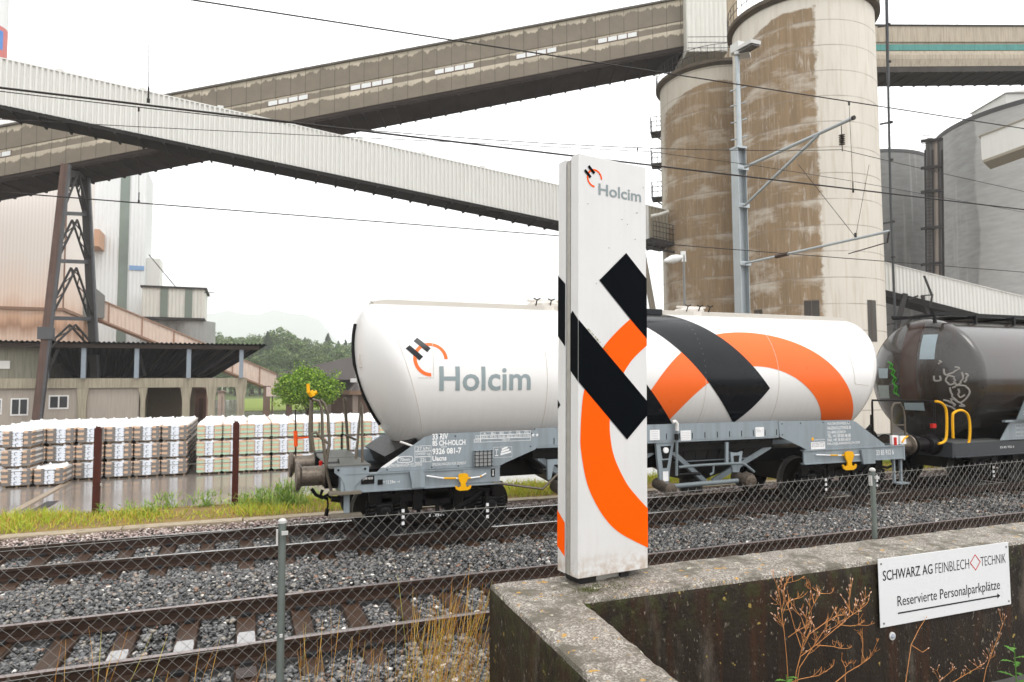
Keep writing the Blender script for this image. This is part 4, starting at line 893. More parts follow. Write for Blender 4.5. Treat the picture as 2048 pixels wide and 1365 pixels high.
# ---- left end: buffers, platform, handrails, brake crank, hoses, steps
def buffer(T, x0, x1, y, z=1.07, dark=False):
    s = 1 if x1 > x0 else -1; ln = abs(x1-x0); mb = MB()
    mb.lathe([(.0,0),(.22,0),(.235,.02),(.225,.05),(.19,.07),(.155,.09),(.155,ln*.62),(.175,ln*.62),(.18,ln*.80),(.20,ln*.82),(.20,ln*.97),(.24,ln)], (x0,y,z), (s,0,0), 28)
    mb.mi = [0]*len(mb.mi); o = T.part('buffer', mb, M_buf if not dark else M_blk, smooth=True)
    mb = MB(); mb.lathe([(.195,ln*.66),(.215,ln*.68),(.215,ln*.98),(.26,ln)], (x0,y,z), (s,0,0), 24, 0, False); T.part('buffer_sleeve', mb, M_blk, parent=o, smooth=True)
for y in (YC-.875, YC+.875): buffer(TW, .76, 1.42, y); buffer(TW, 14.22, 13.50, y)
mb = MB(); mb.box(1.22, 1.86, FYN-.02, 13.64, 1.225, 1.243)
for i in range(26): x = 1.235+i*.0245; mb.box(x, x+.009, FYN-.02, 13.64, 1.2435, 1.262, 1)
for y in (FYN-.02, 12.2, 13.6): mb.box(1.22, 1.86, y, y+.03, 1.262, 1.268)
TW.part('platform', mb, [M_grate, M('grating_bar', (0.22,0.22,0.20), .4, .4, .3, 30)])
def hoop(mb, x0, x1, y0, y1, z0, z1, m=0, r=.022):
    k = .16; dx, dy = x1-x0, y1-y0
    mb.tube([(x0,y0,z0),(x0+dx*.05,y0+dy*.05,z1-.25),(x0+dx*.1,y0+dy*.1,z1-.1),(x0+dx*.3,y0+dy*.3,z1),(x0+dx*.7,y0+dy*.7,z1),(x0+dx*.92,y0+dy*.92,z1-.12),(x1,y1,z1-.28),(x1,y1,z0)], r, 8, m)
for pts in ([(663,985),(656,955),(652,930),(645,870),(644,820),(638,803),(625,799)], [(652,930),(659,885),(656,830),(649,808),(641,800)], [(628,905),(624,868),(632,865),(645,878),(660,890),(653,915)]):
    mb = MB(); mb.tube(pp(pts, 11.15), .024, 8); TW.part('handrail', mb, M_pipe, smooth=True)
for pts, y in (([(696,905),(694,870),(688,800),(687,796),(691,798),(697,900)], 13.5), ([(712,918),(718,850),(722,806),(724,812),(725,925)], 11.15), ([(690,870),(712,880)], 13.4), ([(622,905),(619,860),(622,800)], 11.3), ([(620,870),(624,905)], 13.4)):
    mb = MB(); mb.tube(pp(pts, y), .022, 8); TW.part('handrail', mb, M_pipe, smooth=True)
mb = MB(); mb.tube(pp([(623,800),(622,905)],11.3), .03, 8); c = at(623,792,11.3)
mb.tube(pp([(618,785),(622,789),(634,785)],11.3), .035, 8, 1); mb.tube(pp([(616,768),(617,786)],11.3), .026, 8, 1); mb.tube(pp([(620,783),(626,793)],11.3), .05, 8, 1); mb.tube(pp([(622,793),(626,803)],11.3), .035, 8, 2)
TW.part('brake_crank', mb, [M_pipe, M_yel, M_blk], smooth=True)
mb = MB(); mb.tube(pp([(591,862),(592,893)],13.3), .035, 8); mb.tube(pp([(592,877),(620,875)],13.3), .016, 6); mb.tube(pp([(591,820),(592,930)],13.3), .012, 6, 1); TW.part('lever', mb, [M_orl, M_blk])
mb = MB(); mb.tube(pp([(641,922),(643,935),(650,944),(643,938),(640,930)],11.9), .03, 7); mb.tube(pp([(638,946),(634,942),(630,945)],11.9), .02, 6, 1); TW.part('uncoupling_handle', mb, [M_redp, M_yel], smooth=True)
mb = MB(); mb.tube(pp([(623,978),(632,990),(645,996),(655,990),(668,1000),(680,992)],12.2), .03, 8); mb.tube(pp([(645,980),(641,992),(655,998)],12.2), .028, 8); mb.tube(pp([(655,996),(656,1010),(653,1028)],12.2), .016, 8); mb.tube(pp([(655,1018),(652,1032)],12.2), .035, 8); mb.tube(pp([(663,998),(681,1000)],12.0), .05, 8)
TW.part('brake_hose', mb, M_blk, smooth=True)
mb = MB(); a, b = at(657,984,10.98), at(720,976,10.98); mb.box(a.x, b.x, 10.83, 11.05, a.z-.04, a.z); a2 = at(660,1030,10.98); mb.box(a.x+.02, b.x+.02, 10.83, 11.05, a2.z-.035, a2.z)
mb.box((a.x+b.x)/2, (a.x+b.x)/2+.09, 11.03, 11.05, a2.z, a.z, 1); TW.part('step', mb, [M('step_wood', (0.15,0.13,0.10), .6, 0, .3, 15), M_wgrey])
mb = MB(); mb.box(1.95, 3.0, 12.9, 13.3, 1.10, 1.32); mb.box(1.5, 1.9, 11.6, 12.9, 1.12, 1.2); mb.prism([(1.90,1.15),(2.02,1.22),(2.95,1.80),(3.0,1.72),(3.0,1.15)], (0,13.4,0), EX, EZ, .03); TW.part('saddle', mb, [M_wgrey])
mb = MB(); mb.tube(pp([(800,884),(812,888),(826,893),(845,884),(858,877)],11.02), .018, 6); TW.part('saddle_weld', mb, M_tank, smooth=True)
mb = MB(); mb.prism([(0,0),(.50,.33),(.42,.50),(-.1,.22)], (2.25,11.3,1.12), EX, EZ, 2.0); TW.part('saddle_plate', mb, M_blk)
# right end
mb = MB(); hoop(mb, 13.30, 13.72, 11.1, 11.1, 1.12, 2.04); mb.tube([(13.30,11.1,1.55),(13.72,11.1,1.55)], .016, 6); TW.part('handrail', mb, M_pipe, smooth=True)
mb = MB(); mb.tube(pp([(1742,830),(1742,898)],12.9), .025, 8, 1); mb.tube(pp([(1742,850),(1728,865),(1732,880)],12.5), .03, 8, 1); mb.tube(pp([(1733,870),(1748,866)],12.5), .05, 8, 1); TW.part('valve', mb, [M_yel, M_blk], smooth=True)
mb = MB(); hoop(mb, 13.55, 13.75, 13.4, 13.1, 1.1, 2.0, 0, .026); TW.part('handrail', mb, M_yel, smooth=True)
mb = MB(); mb.box(13.2, 13.38, 11.0, 11.06, 1.14, 1.34, 0); mb.box(13.25, 13.30, 10.97, 11.0, 1.08, 1.30, 1); mb.box(13.44, 13.62, 11.0, 11.06, 1.14, 1.32, 0); mb.tube([(13.48,10.99,1.18),(13.56,10.99,1.27),(13.66,10.99,1.31)], .02, 6, 2); TW.part('coupling_box', mb, [M_wwhite, M_redp, M_yel])
mb = MB(); mb.box(13.2, 13.5, 10.85, 11.05, .30, .33); mb.box(13.42, 13.47, 11.0, 11.05, .33, .85); mb.box(13.22, 13.26, 11.0, 11.05, .33, .85); TW.part('step', mb, M_wgrey)

# ---- the dark wagon coupled behind
DW_ = Thing('tank_wagon', (20.5, YC, 0), 'dark grey brown wet tank wagon with white graffiti scribble and yellow handrails', 'wagon')
mt, t, bs = newmat('tank_dark'); M_dtank = mt; v = coord(t)
c = mix(t, noise(t, v, 1.5, 5), (0.013,0.0115,0.010), (0.038,0.033,0.028))
s_ = ramp(t, noise(t, coord(t,.35,1,.08), 3.2, 4), [(0.47,0),(0.62,1)]); c = mix(t, s_, c, (0.026,0.013,0.008))
s_ = ramp(t, noise(t, v, 2.3, 6, .7), [(0.55,0),(0.75,.5)]); c = mix(t, s_, c, (0.07,0.07,0.067))
lk(t, c, bs.inputs['Base Color']); bs.inputs['Roughness'].default_value = 0.24; bs.inputs['Specular IOR Level'].default_value = 0.4; bs.inputs['Coat Weight'].default_value = 0.55; bs.inputs['Coat Roughness'].default_value = 0.08
M_patch = M('repair_patch', (0.27,0.325,0.35), .4); M_green = M('graffiti_green', (0.045,0.24,0.025), .5); M_graf = M('graffiti_white', (0.27,0.255,0.235), .5); M_strk = M('tank_brown_streak', (0.050,0.026,0.018), .3, 0, .3, 2, 0, 60, .4, .4)
R2_, Z2_, X2_ = 1.50, 2.58, 16.0
def ring2(x, k, n=72): return [(x, YC-R2_*k*math.cos(2*math.pi*j/n), Z2_+R2_*k*math.sin(2*math.pi*j/n)) for j in range(n)]
def dome(k): return 0.50*(math.sqrt(max(0, 1-(k*.86)**2))-math.sqrt(1-.86**2))/(1-math.sqrt(1-.86**2))   # dished end
KS = [.002,.1,.2,.3,.4,.5,.6,.7,.8,.88,.94,.975]
mb = MB(); mb.loft([ring2(X2_-.08-dome(k), k) for k in KS]+[ring2(X2_-.05,.992), ring2(X2_,1), ring2(X2_+.04,1.004), ring2(X2_+.05,.998), ring2(X2_+3,.998), ring2(X2_+6,.998), ring2(X2_+10.5,.998), ring2(X2_+10.9,.85), ring2(X2_+11.1,.3)])
def E2(u, v_, off=.006):                                       # point on the dished end, u to the right (near side), v up
    k = math.hypot(u, v_)/R2_; return (X2_-.08-dome(min(k,.975))-off, YC-u, Z2_+v_)
def on_end(px, py):                                            # where a photo ray meets the dished end
    p = at(px, py, YC); v_ = ray(px, py)
    lo, hi = 14.0/v_.x, 17.0/v_.x
    for i in range(60):
        q = CO+v_*(lo+(hi-lo)*i/59); u, w2 = YC-q.y, q.z-Z2_
        if q.x >= X2_-.08-dome(min(.975, math.hypot(u, w2)/R2_)): break
    return u, w2
def epatch(mb, corners, m, n=10):
    q = [on_end(*c_) for c_ in corners]
    decal(mb, lambda a, b: E2(*[(1-a)*(1-b)*q[0][k]+a*(1-b)*q[1][k]+a*b*q[2][k]+(1-a)*b*q[3][k] for k in (0,1)], .006 if m != 3 else .004), n, n, m)
epatch(mb, [(1848,670),(1877,669),(1872,719),(1842,719)], 1); epatch(mb, [(1758,737),(1777,737),(1777,757),(1759,757)], 1); epatch(mb, [(1757,771),(1779,771),(1781,797),(1762,797)], 2); epatch(mb, [(1810,806),(1849,806),(1852,822),(1813,820)], 1)
epatch(mb, [(1822,650),(1853,647),(1837,800),(1806,800)], 3, 16)
def scrib(mb, pts, m, r=.022):
    P_ = catmull(pts, 5); mb.tube([E2(*on_end(*p_), .002) for p_ in P_], r, 6, m)
for s_ in ([(1880,722),(1884,725),(1879,728)], [(1870,752),(1872,762),(1884,760),(1883,752)], [(1889,738),(1892,750),(1905,747),(1921,737),(1912,735)], [(1910,755),(1898,752),(1893,762),(1902,770),(1912,765),(1908,757)], [(1926,745),(1928,758),(1918,770),(1914,768)], [(1934,748),(1938,752),(1930,765)],
           [(1902,775),(1905,790),(1920,806),(1932,800),(1940,785),(1935,774),(1920,771),(1906,776)], [(1918,778),(1922,795),(1930,790)], [(1890,800),(1905,806),(1912,812),(1902,798),(1915,802),(1930,812),(1922,812)], [(1892,810),(1908,816),(1912,820)]): scrib(mb, s_, 4)
for s_ in ([(1778,725),(1784,728),(1781,736),(1787,740),(1783,748),(1790,755),(1786,765),(1792,772),(1789,782),(1795,790)],): scrib(mb, s_, 5, .022); scrib(mb, [(a+4, b+3) for a, b in s_], 5, .015)
DW_.part('tank', mb, [M_dtank, M_patch, M('plate_pale',(0.25,0.28,0.27),.5), M_strk, M_graf, M_green], smooth=True)
mb = MB(); zt = Z2_+R2_; 
for y in (YC-.55, YC+.55): mb.beam((15.6,y,zt+.10),(27,y,zt+.10),.07,.07)
for x in np.arange(15.65, 27, 1.45): mb.beam((x,YC-.58,zt+.05),(x,YC+.58,zt+.05),.06,.06); mb.box(x-.03,x+.03,YC-.6,YC-.54,zt-.15,zt+.1)
mb.box(16.4, 27, YC-.4, YC+.4, zt+.06, zt+.08, 1); DW_.part('walkway', mb, [M_blk, M_grate])
mb = MB(); mb.prism([(16.60,1.12),(16.95,1.52),(17.05,1.56),(22.5,1.56),(22.5,1.12)], (0,10.93,0), EX, EZ, .02, 0)
mb.prism([(16.98,1.60),(17.35,2.12),(18.0,2.14),(27,2.14),(27,1.60)], (0,10.78,0), EX, EZ, .02, 1); mb.box(16.7, 27, 10.86, 10.94, 1.545, 1.59, 0)
for s, x0, x1, z0, z1 in (('23',17.3,17.5,1.86,1.94),('27-45',17.2,17.75,1.72,1.80)): put_text(mb, s, x0, x1, z0, z1, (0,10.777,0), EX, EZ, 2)
for i in range(3):
    for j in range(4): frame_rect(mb, 17.15+j*.22, 17.35+j*.22, 1.20+i*.10, 1.29+i*.10, .01, (0,10.926,0), EX, EZ, 2)
DW_.part('side_plate', mb, [M_wgrey, M('wagon_grey_dirty',(0.13,0.16,0.17),.35,0,.2,2), M('old_letter',(.42,.44,.44),.6)], fix=False)
mb = MB(); mb.box(15.05, 27.2, 10.95, 11.0, .80, 1.10, 0); mb.box(15.05, 27.2, 10.90, 11.1, .78, .80, 0); mb.box(15.0, 15.06, 10.95, 13.65, .78, 1.12, 0); mb.box(15.05, 27.2, 11.9, 12.7, .8, 1.1, 0); mb.box(15.06, 17, 11.0, 13.6, 1.08, 1.12, 1)
mb.prism([(18.3,1.07),(19.6,1.07),(19.6,.84),(18.3,.84)], (0,10.93,0), EX, EZ, .02, 2); put_text(mb, '33 85 932 6', 16.6, 17.1, .93, .98, (0,10.946,0), EX, EZ, 3)
DW_.part('underframe', mb, [M('frame_dark_grey',(0.045,0.05,0.055),.4), M_grate, M_yel, M_wwhite])
for y in (YC-.875, YC+.875): buffer(DW_, 14.28, 15.0, y, 1.06, True)
for pts, nm in (([(1871,803),(1882,806),(1890,815),(1893,830),(1893,868),(1889,883),(1877,888)],'handrail'), ([(1906,877),(1905,835),(1909,825),(1922,821),(1934,828),(1939,845),(1939,875),(1934,890),(1914,892)],'handrail')):
    mb = MB(); mb.tube([at(a, b, 10.98) for a, b in catmull(pts, 4)], .029, 8); DW_.part('handrail', mb, M_yel, smooth=True)
mb = MB(); mb.tube(pp([(1744,801),(1780,801),(1872,803)],11.6), .022, 8); 
for px in (1744, 1868): mb.tube(pp([(px,803),(px+2,880)],11.6), .022, 8)
DW_.part('handrail', mb, M_blk, smooth=True); mb = MB(); c = at(1865,852,11.5); mb.box(c.x-.06,c.x+.06,11.45,11.52,c.z-.05,c.z+.05); DW_.part('tail_lamp_bracket', mb, M_redp)
mb = MB(); mb.box(16.3, 27, 11.5, 13.1, .95, 1.7); DW_.part('saddle', mb, M_blk)
bogie(DW_, 17.1); bogie(DW_, 24.9)
mb = MB()
for c_ in ((13.5,12.3,1.05),): mb.tube([(13.5,12.3,1.05),(13.9,12.3,.98),(14.25,12.3,.95),(14.7,12.3,1.0),(15.03,12.3,1.05)], .05, 8)
mb.tube([(13.5,11.9,.9),(13.8,11.95,.55),(14.2,12.0,.48),(14.7,12.0,.6),(15.03,12.0,.9)], .03, 8); mb.tube([(13.9,11.5,.9),(14.0,11.6,.62),(14.3,11.7,.6)], .05, 8)
one('screw_coupling', mb, M_blk, 'black coupling and air hoses hanging between the white and the dark wagon', 'coupling', smooth=True)
# ================================================================== CATENARY
M_mast = M('mast_galvanised', (0.36,0.39,0.40), 0.42, 0.45, 0.15, 3); M_wire = M('wire_dark', (0.030,0.026,0.024), 0.5, 0.3); M_ins = M('insulator_brown', (0.05,0.03,0.02), 0.25)
MX, MY = 13.10, 15.6
CM = Thing('catenary_mast', (MX, MY, -0.1), 'galvanised steel mast with two bracket arms and a floodlight in front of the silos', 'mast')
mb = MB(); mb.box(MX-.15, MX-.135, MY-.15, MY+.15, -.4, 9.2); mb.box(MX+.135, MX+.15, MY-.15, MY+.15, -.4, 9.2); mb.box(MX-.135, MX+.135, MY-.006, MY+.006, -.4, 9.2); mb.box(MX-.17, MX+.17, MY-.17, MY+.17, 9.2, 9.26)
for z in (8.62, 7.53, 5.87): mb.box(MX-.19, MX+.19, MY-.19, MY-.155, z-.06, z+.06)
CM.part('column', mb, M_mast)
mb = MB(); mb.tube([(MX+.04,MY,9.2),(MX+.05,MY,12.0)], [.085,.06], 10)
for z in (9.55,10.05,10.55,11.0): mb.tube([(MX-.16,MY+.1,z-.06),(MX+.24,MY-.12,z+.05)], .018, 6)
CM.part('pole', mb, M_mast, smooth=True)
c = at(1488, 92, MY); mb = MB(); mb.beam(at(1470,106,MY+.2), at(1512,84,MY-.7), .34, .10, 0, (0,.3,1)); mb.beam(at(1470,112,MY+.1), at(1500,108,MY-.2), .4, .08, 0); mb.box(c.x-.3, c.x+.02, MY-.1, MY+.25, c.z-.22, c.z+.06); mb.beam(at(1484,103,MY-.15)-EZ*.06, at(1511,87,MY-.7)-EZ*.06, .28, .02, 1, (0,.3,1))
CM.part('floodlight', mb, [M('lamp_housing',(0.55,0.55,0.53),.45), M('lamp_glass',(0.10,0.10,0.10),.2)])
def ax_(px, py): v = ray(px, py); return CO+v*(MX/v.x)
mb = MB(); mb.tube([ax_(1490,335), ax_(1705,237)], .045, 8); mb.tube([ax_(1490,411), ax_(1637,270)], .04, 8); e = ax_(1705,237); mb.tube([e, e+Vector((0,-.05,0))], .055, 8, 1)
CM.part('bracket_arm', mb, [M_mast, M_wire], smooth=True)
mb = MB(); i0 = ax_(1683,262); mb.tube([i0+EZ*.12, i0-EZ*.50], .012, 6); 
for k in range(6): mb.lathe([(.02,0),(.075,.012),(.02,.03)], i0-EZ*(.12+.045*k), (0,0,1), 12)
CM.part('insulator', mb, M_ins)
mb = MB(); a, b = ax_(1487,528), ax_(1778,463); mb.tube([a, b], .032, 8); mb.tube([a.lerp(b,.27), a.lerp(b,.36)], .055, 8, 2); mb.tube([b, b-EZ*.25+Vector((0,.06,0))], .02, 6, 1); t0 = b-EZ*.24+Vector((0,.1,0)); t1 = ax_(1697,508); mb.tube([t0, t1], .012, 6, 1)
k = ax_(1711,475); mb.tube([k, k+EZ*.1], .03, 6, 1); mb.tube([k, ax_(1597,330)], .007, 5, 1); mb.tube([k, ax_(1738,330)], .005, 5, 1)
CM.part('steady_arm', mb, [M_mast, M_wire, M_ins], smooth=True)
def wire(name, label, pts, r, hang=()):
    a = Vector(pts[0]); T = Thing(name, a, label, 'overhead wire'); mb = MB(); mb.tube(pts, r, 6); T.part('wire', mb, M_wire)
    for p, q in hang:
        mb = MB(); p, q = Vector(p), Vector(q); mb.tube([p, q], .0035, 5); mb.tube([q, q+EZ*.16], .010, 5); mb.tube([q-EZ*.01, q+EZ*.03], .018, 6); mb.tube([p, p-EZ*.06], .016, 5); T.part('hanger', mb, M_wire)
    return T
def sag(x, xa, za, xb, zb, s): u = (x-xa)/(xb-xa); return za+(zb-za)*u-4*s*u*(1-u)
NW = 8.1
top = [(x, NW, 6.64+.0285*(x+6)) for x in np.linspace(-8, 46, 40)]; wire('catenary_wire', 'upper carrying wire over the near track crossing the whole sky from top left', top, .009,
     [((x, NW, 6.64+.0285*(x+6)), (x+.02, NW, 5.58)) for x in (-1.05, 9.05, 19.0)])
wire('contact_wire', 'thick contact wire over the near track passing behind the pylon head', [(x, NW, 5.53+.0085*(x+2)) for x in np.linspace(-8, 46, 30)], .0115)
fm = ax_(1683, 300)
fpts = [(x, 12.3+(fm.y-12.3)*max(0,(x+3.5)/(fm.x+3.5)), 7.02+(fm.z-7.02)*max(0,(x+3.5)/(fm.x+3.5))**2.2) for x in np.linspace(-3.5, fm.x, 24)]
fpts = [(-9, 12.3, 7.1)]+fpts+[(fm.x+u, fm.y+.02*u, fm.z-.055*u+.0014*u*u) for u in np.linspace(1.5, 32, 18)]
wire('catenary_wire', 'thin carrying wire over the far track tied to the insulator on the mast', fpts, .0075, [((-1.70,12.3,7.03),(-1.66,12.3,5.48)), ((7.6,12.17,7.47),(7.6,12.3,5.50)), ((20.2,12.1,7.9),(20.2,12.3,5.49))])
wire('contact_wire', 'thin lower contact wire over the far track held by the steady arm', [(x, 12.3, 5.47+.002*x) for x in np.linspace(-9, 46, 20)], .0095)
f2 = [tuple(at(px, py, 12.6)) for px, py in ((-60,232),(0,239),(277,254),(700,275),(1000,289),(1300,304),(1500,330),(1700,362),(2048,425),(2200,455))]
wire('catenary_wire', 'faint second feeder wire just below the far carrying wire', f2, .006)

# ================================================================== YARD: pallets, posts, lamp
M_bagtan = M('bag_tan', (0.60,0.41,0.28), .6, 0, .15, 20); M_bagblk = M('bag_black', (0.20,0.185,0.175), .45, 0, .4, 20); M_baggrn = M('bag_green', (0.42,0.57,0.43), .55, 0, .15, 20)
M_film = M('stretch_film_white', (0.80,0.80,0.80), .28, 0, .04, 6, .25, 25); M_wood = M('pallet_wood', (0.20,0.14,0.09), .7, 0, .3, 15)
M_bagwht = M('bag_white', (0.72,0.76,0.82), .5, 0, .06, 20); M_bagink = M('bag_print_ink', (0.05,0.06,0.08), .5); M_bagclear = M('bag_greywhite', (0.58,0.55,0.52), .5, 0, .2, 20)
PWD, PDP, PHT = .90, 1.22, .64
def pallet_meshes(green):
    bags, cov, wood = MB(), MB(), MB()
    for x in (-.36,-.02,.32): wood.box(x, x+.06, -PDP/2+.02, PDP/2-.02, .0, .05)
    wood.box(-.40, .40, -PDP/2+.02, PDP/2-.02, .05, .075)
    n = 6; h = (PHT-.11)/n
    def pil(x0, x1, y0, y1, z0, z1, m, tilt=0):
        zc = (z0+z1)/2; e = (z1-z0)*.30; q = .03
        bags.loft([[(x0,y0+q,zc-e+tilt),(x0,y0+q,zc+e+tilt),(x0,y1-q,zc+e+tilt),(x0,y1-q,zc-e+tilt)],
                   [(x0+.05,y0,z0),(x0+.05,y0,z1),(x0+.05,y1,z1),(x0+.05,y1,z0)], [(x1-.05,y0,z0),(x1-.05,y0,z1),(x1-.05,y1,z1),(x1-.05,y1,z0)],
                   [(x1,y0+q,zc-e-tilt),(x1,y0+q,zc+e-tilt),(x1,y1-q,zc+e-tilt),(x1,y1-q,zc-e-tilt)]], m)
    for i in range(n):
        z0, z1 = .08+i*h, .08+(i+1)*h-.004
        a, b = ((0, 2) if i % 2 else (2, 0)) if green else ((0, 1) if i % 2 else (1, 0))
        mA = 0 if i % 2 else (2 if green else 1)
        pil(-.447, -.13, -PDP/2, -PDP/2+.4, z0, z1, mA, .012); pil(.14, .447, -PDP/2, -PDP/2+.4, z0, z1, mA, -.012)
        if not green and i % 2:                                  # printed black band on every tan bag
            for xx in (-.24, .30): bags.box(xx, xx+.10, -PDP/2-.004, -PDP/2+.01, z0, z1, 1)
        if green and i % 2 == 0:
            for xx in (-.20, .15): bags.box(xx, xx+.05, -PDP/2-.004, -PDP/2+.01, z0+.02, z1-.02, 0)
        pil(-.15, .15, -PDP/2-.03, -PDP/2+.35, z0, z1, 3)
        if i % 2 == 0:
            kx = [(.0+.055*math.cos(q), .05*math.sin(q)) for q in np.linspace(R_(60), R_(250), 8)]
            bags.tube([(a_, -PDP/2-.036, (z0+z1)/2+.02+b_) for a_, b_ in kx], .009, 4, 4)
        for s in (-1, 1): bags.box(s*.44-.008, s*.44+.008, -PDP/2+.41, PDP/2, z0+.01, z1-.005, 5 if i % 2 else 1)
        bags.box(-.42, .42, -PDP/2+.38, PDP/2-.02, z0, z1, 5 if i % 2 else 1)
    nx, ny = 7, 8; g = {}
    vs_, fs = [], []
    for j in range(ny+1):
        for i in range(nx+1):
            u, v_ = i/nx*2-1, j/ny*2-1; edge = max(abs(u), abs(v_))
            z = PHT-.03+.05*(1-edge**6)+random.uniform(0,.022) - (.05 if edge == 1 else 0)
            vs_.append((u*.445, v_*(PDP/2+.005), z))
    fs = [(j*(nx+1)+i, j*(nx+1)+i+1, (j+1)*(nx+1)+i+1, (j+1)*(nx+1)+i) for j in range(ny) for i in range(nx)]
    cov.add(vs_, fs); 
    for cx_, cy_ in ((-.36,-.4),(.3,.45),(.1,-.5),(-.2,.5)): cov.lathe([(.07,-.03),(.05,.03),(.012,.065)], (cx_, cy_, PHT), (0,0,1), 7)
    return bags, cov, wood
protos = {}
def pallet(x, y, z, green, label, group):
    if green not in protos:
        T = Thing('bag_pallet', (0,0,0), label, 'pallet', group); b, c_, w_ = pallet_meshes(green)
        T.part('bags', b, [M_bagtan, M_bagblk, M_baggrn, M_bagwht, M_bagink, M_bagclear]); T.part('film_cover', c_, M_film, smooth=True); T.part('pallet_base', w_, M_wood)
        protos[green] = T.e; o = T.e
    else: o = copy_tree(protos[green])
    o.location = (x, y, z); o['label'] = label; o['group'] = group; o.rotation_euler = (0, 0, random.gauss(0, .018)); o.scale = (random.uniform(.985,1.0), 1, random.uniform(.985,1.012))
RY = 28.9+PDP/2; x_b = -2.03-PWD/2
for r in range(5):
    for cidx in range(7):
        for l in range(3):
            if cidx >= 5 and r == 0 and l < 0: continue
            pallet(x_b-cidx*.918+random.gauss(0,.012), RY+r*(PDP+.03), YARD_Z+l*PHT, False, 'film wrapped pallet of brown and black cement bags in the left block of the yard', 'stacked pallets of brown and black cement bags')
x_g = -1.72+PWD/2
for r in range(5):
    for cidx in range(9):
        for l in range(3): pallet(x_g+cidx*.905+random.gauss(0,.012), RY+r*(PDP+.03)-.1, YARD_Z+l*PHT, True, 'film wrapped pallet of green and tan cement bags in the block beside the wagon', 'stacked pallets of green and tan cement bags')
p = at_z(30, 975, YARD_Z)
for l in range(3): pallet(p.x+.05, p.y+PDP/2-.1, YARD_Z+l*PHT, False, 'film wrapped pallet of brown cement bags in the column standing forward at the left edge', 'forward column of cement bag pallets at the left edge')
p = at_z(97, 973, YARD_Z); pallet(p.x, p.y+PDP/2, YARD_Z, False, 'single low pallet of brown cement bags standing alone in front of the left stacks', 'single pallets')
M_rpost = M('rusty_red_steel', (0.060,0.014,0.009), .55, 0, .3, 8, .3, 60)
for px, pyt, pyb, lab in ((190.5,857,1036,'rust red steel fence post on the grass verge, the left one of two'), (469.5,846,1012,'rust red steel fence post on the grass verge nearer the white wagon')):
    c = at_z(px, pyb, 0.0); c.y = 15.6; c = at(px, pyb, 15.6); t_ = at(px+6 if px < 300 else px+3, pyt, 15.6); mb = MB(); d = .062
    for z0, z1 in ((c.z-.35, c.z+.62),(c.z+.64, c.z+1.16),(c.z+1.18, t_.z)):
        mb.box(c.x-d, c.x+d, 15.6-.012, 15.6, z0, z1); mb.box(c.x-d, c.x-d+.012, 15.59, 15.70, z0, z1); mb.box(c.x+d-.012, c.x+d, 15.59, 15.70, z0, z1)
    mb.box(c.x-d*.8, c.x+d*.8, 15.6-.008, 15.69, c.z-.3, t_.z-.01); mb.box(c.x-d*.6, c.x+d*.6, 15.6-.01, 15.68, t_.z-.002, t_.z+.03)
    T = Thing('fence_post', (c.x, 15.6, c.z-.3), lab, 'post'); T.part('channel', mb, M_rpost); mb = MB(); mb.box(c.x-d*.7, c.x-d*.2, 15.60, 15.66, t_.z+.03, t_.z+.055); mb.box(c.x-d-.03, c.x-d, 15.61, 15.65, c.z+.62, c.z+.66); mb.box(c.x+d, c.x+d+.03, 15.61, 15.65, c.z+.62, c.z+.66); T.part('clip', mb, M_capw)
mb = MB(); zz_ = at(190, 937, 15.62).z
for z in (zz_, zz_+.6): mb.tube([(x, 15.63, z) for x in np.linspace(-9, 1.6, 8)], .006, 5)
one('strand_wire', mb, M_galv, 'two thin wires strung between the rust red posts of the verge', 'wire')
c = at_d(1367, 510, 31); LP_ = Thing('yard_lamp', (c.x, c.y, YARD_Z), 'grey yard lamp with a lantern head in front of the left silo', 'lamp'); mb = MB(); mb.tube([(c.x,c.y,YARD_Z),(c.x,c.y,c.z)], .055, 8); LP_.part('pole', mb, M('lamp_pole',(.18,.18,.17),.5))
mb = MB(); a, b = at_d(1364,515,31), at_d(1328,523,30.8); mb.tube([a, a.lerp(b,.3), a.lerp(b,.55), b], [.10,.19,.20,.07], 10); mb.beam(at_d(1366,503,31), at_d(1367,524,31), .22, .10); LP_.part('lamp_head', mb, M('lamp_head_white',(.62,.62,.60),.4), smooth=True)
# ================================================================== PLANT BUILDINGS
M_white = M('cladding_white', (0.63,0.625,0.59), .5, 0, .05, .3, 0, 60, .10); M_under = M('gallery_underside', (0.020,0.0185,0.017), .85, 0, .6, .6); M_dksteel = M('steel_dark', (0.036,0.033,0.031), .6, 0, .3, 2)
M_clad = M('cladding_cream', (0.60,0.585,0.535), .5, 0, .06, .3, 0, 60, .22)
def local_frame(P0, P1):
    a = Vector((P1.x-P0.x, P1.y-P0.y, 0)); ln = a.length; a /= ln; nrm = Vector((-a.y, a.x, 0))
    return a, nrm, ln, (P1.z-P0.z)/ln, math.atan2(a.y, a.x)
class LThing(Thing):                                           # a thing modelled in its own turned frame (x along it, y away from the camera)
    def __init__(s, name, P0, ang, label, cat, group=None):
        super().__init__(name, P0, label, cat, group); s.e.rotation_euler = (0, 0, ang); s.b = Vector((0,0,0))
def skew_box(mb, x0, x1, y0, y1, za, zb, sl, m=0):             # box whose top and bottom follow the slope sl
    mb.add([(x0,y0,za+sl*x0),(x1,y0,za+sl*x1),(x1,y1,za+sl*x1),(x0,y1,za+sl*x0),(x0,y0,zb+sl*x0),(x1,y0,zb+sl*x1),(x1,y1,zb+sl*x1),(x0,y1,zb+sl*x0)],
           [(0,3,2,1),(4,5,6,7),(0,1,5,4),(1,2,6,5),(2,3,7,6),(3,0,4,7)], m)
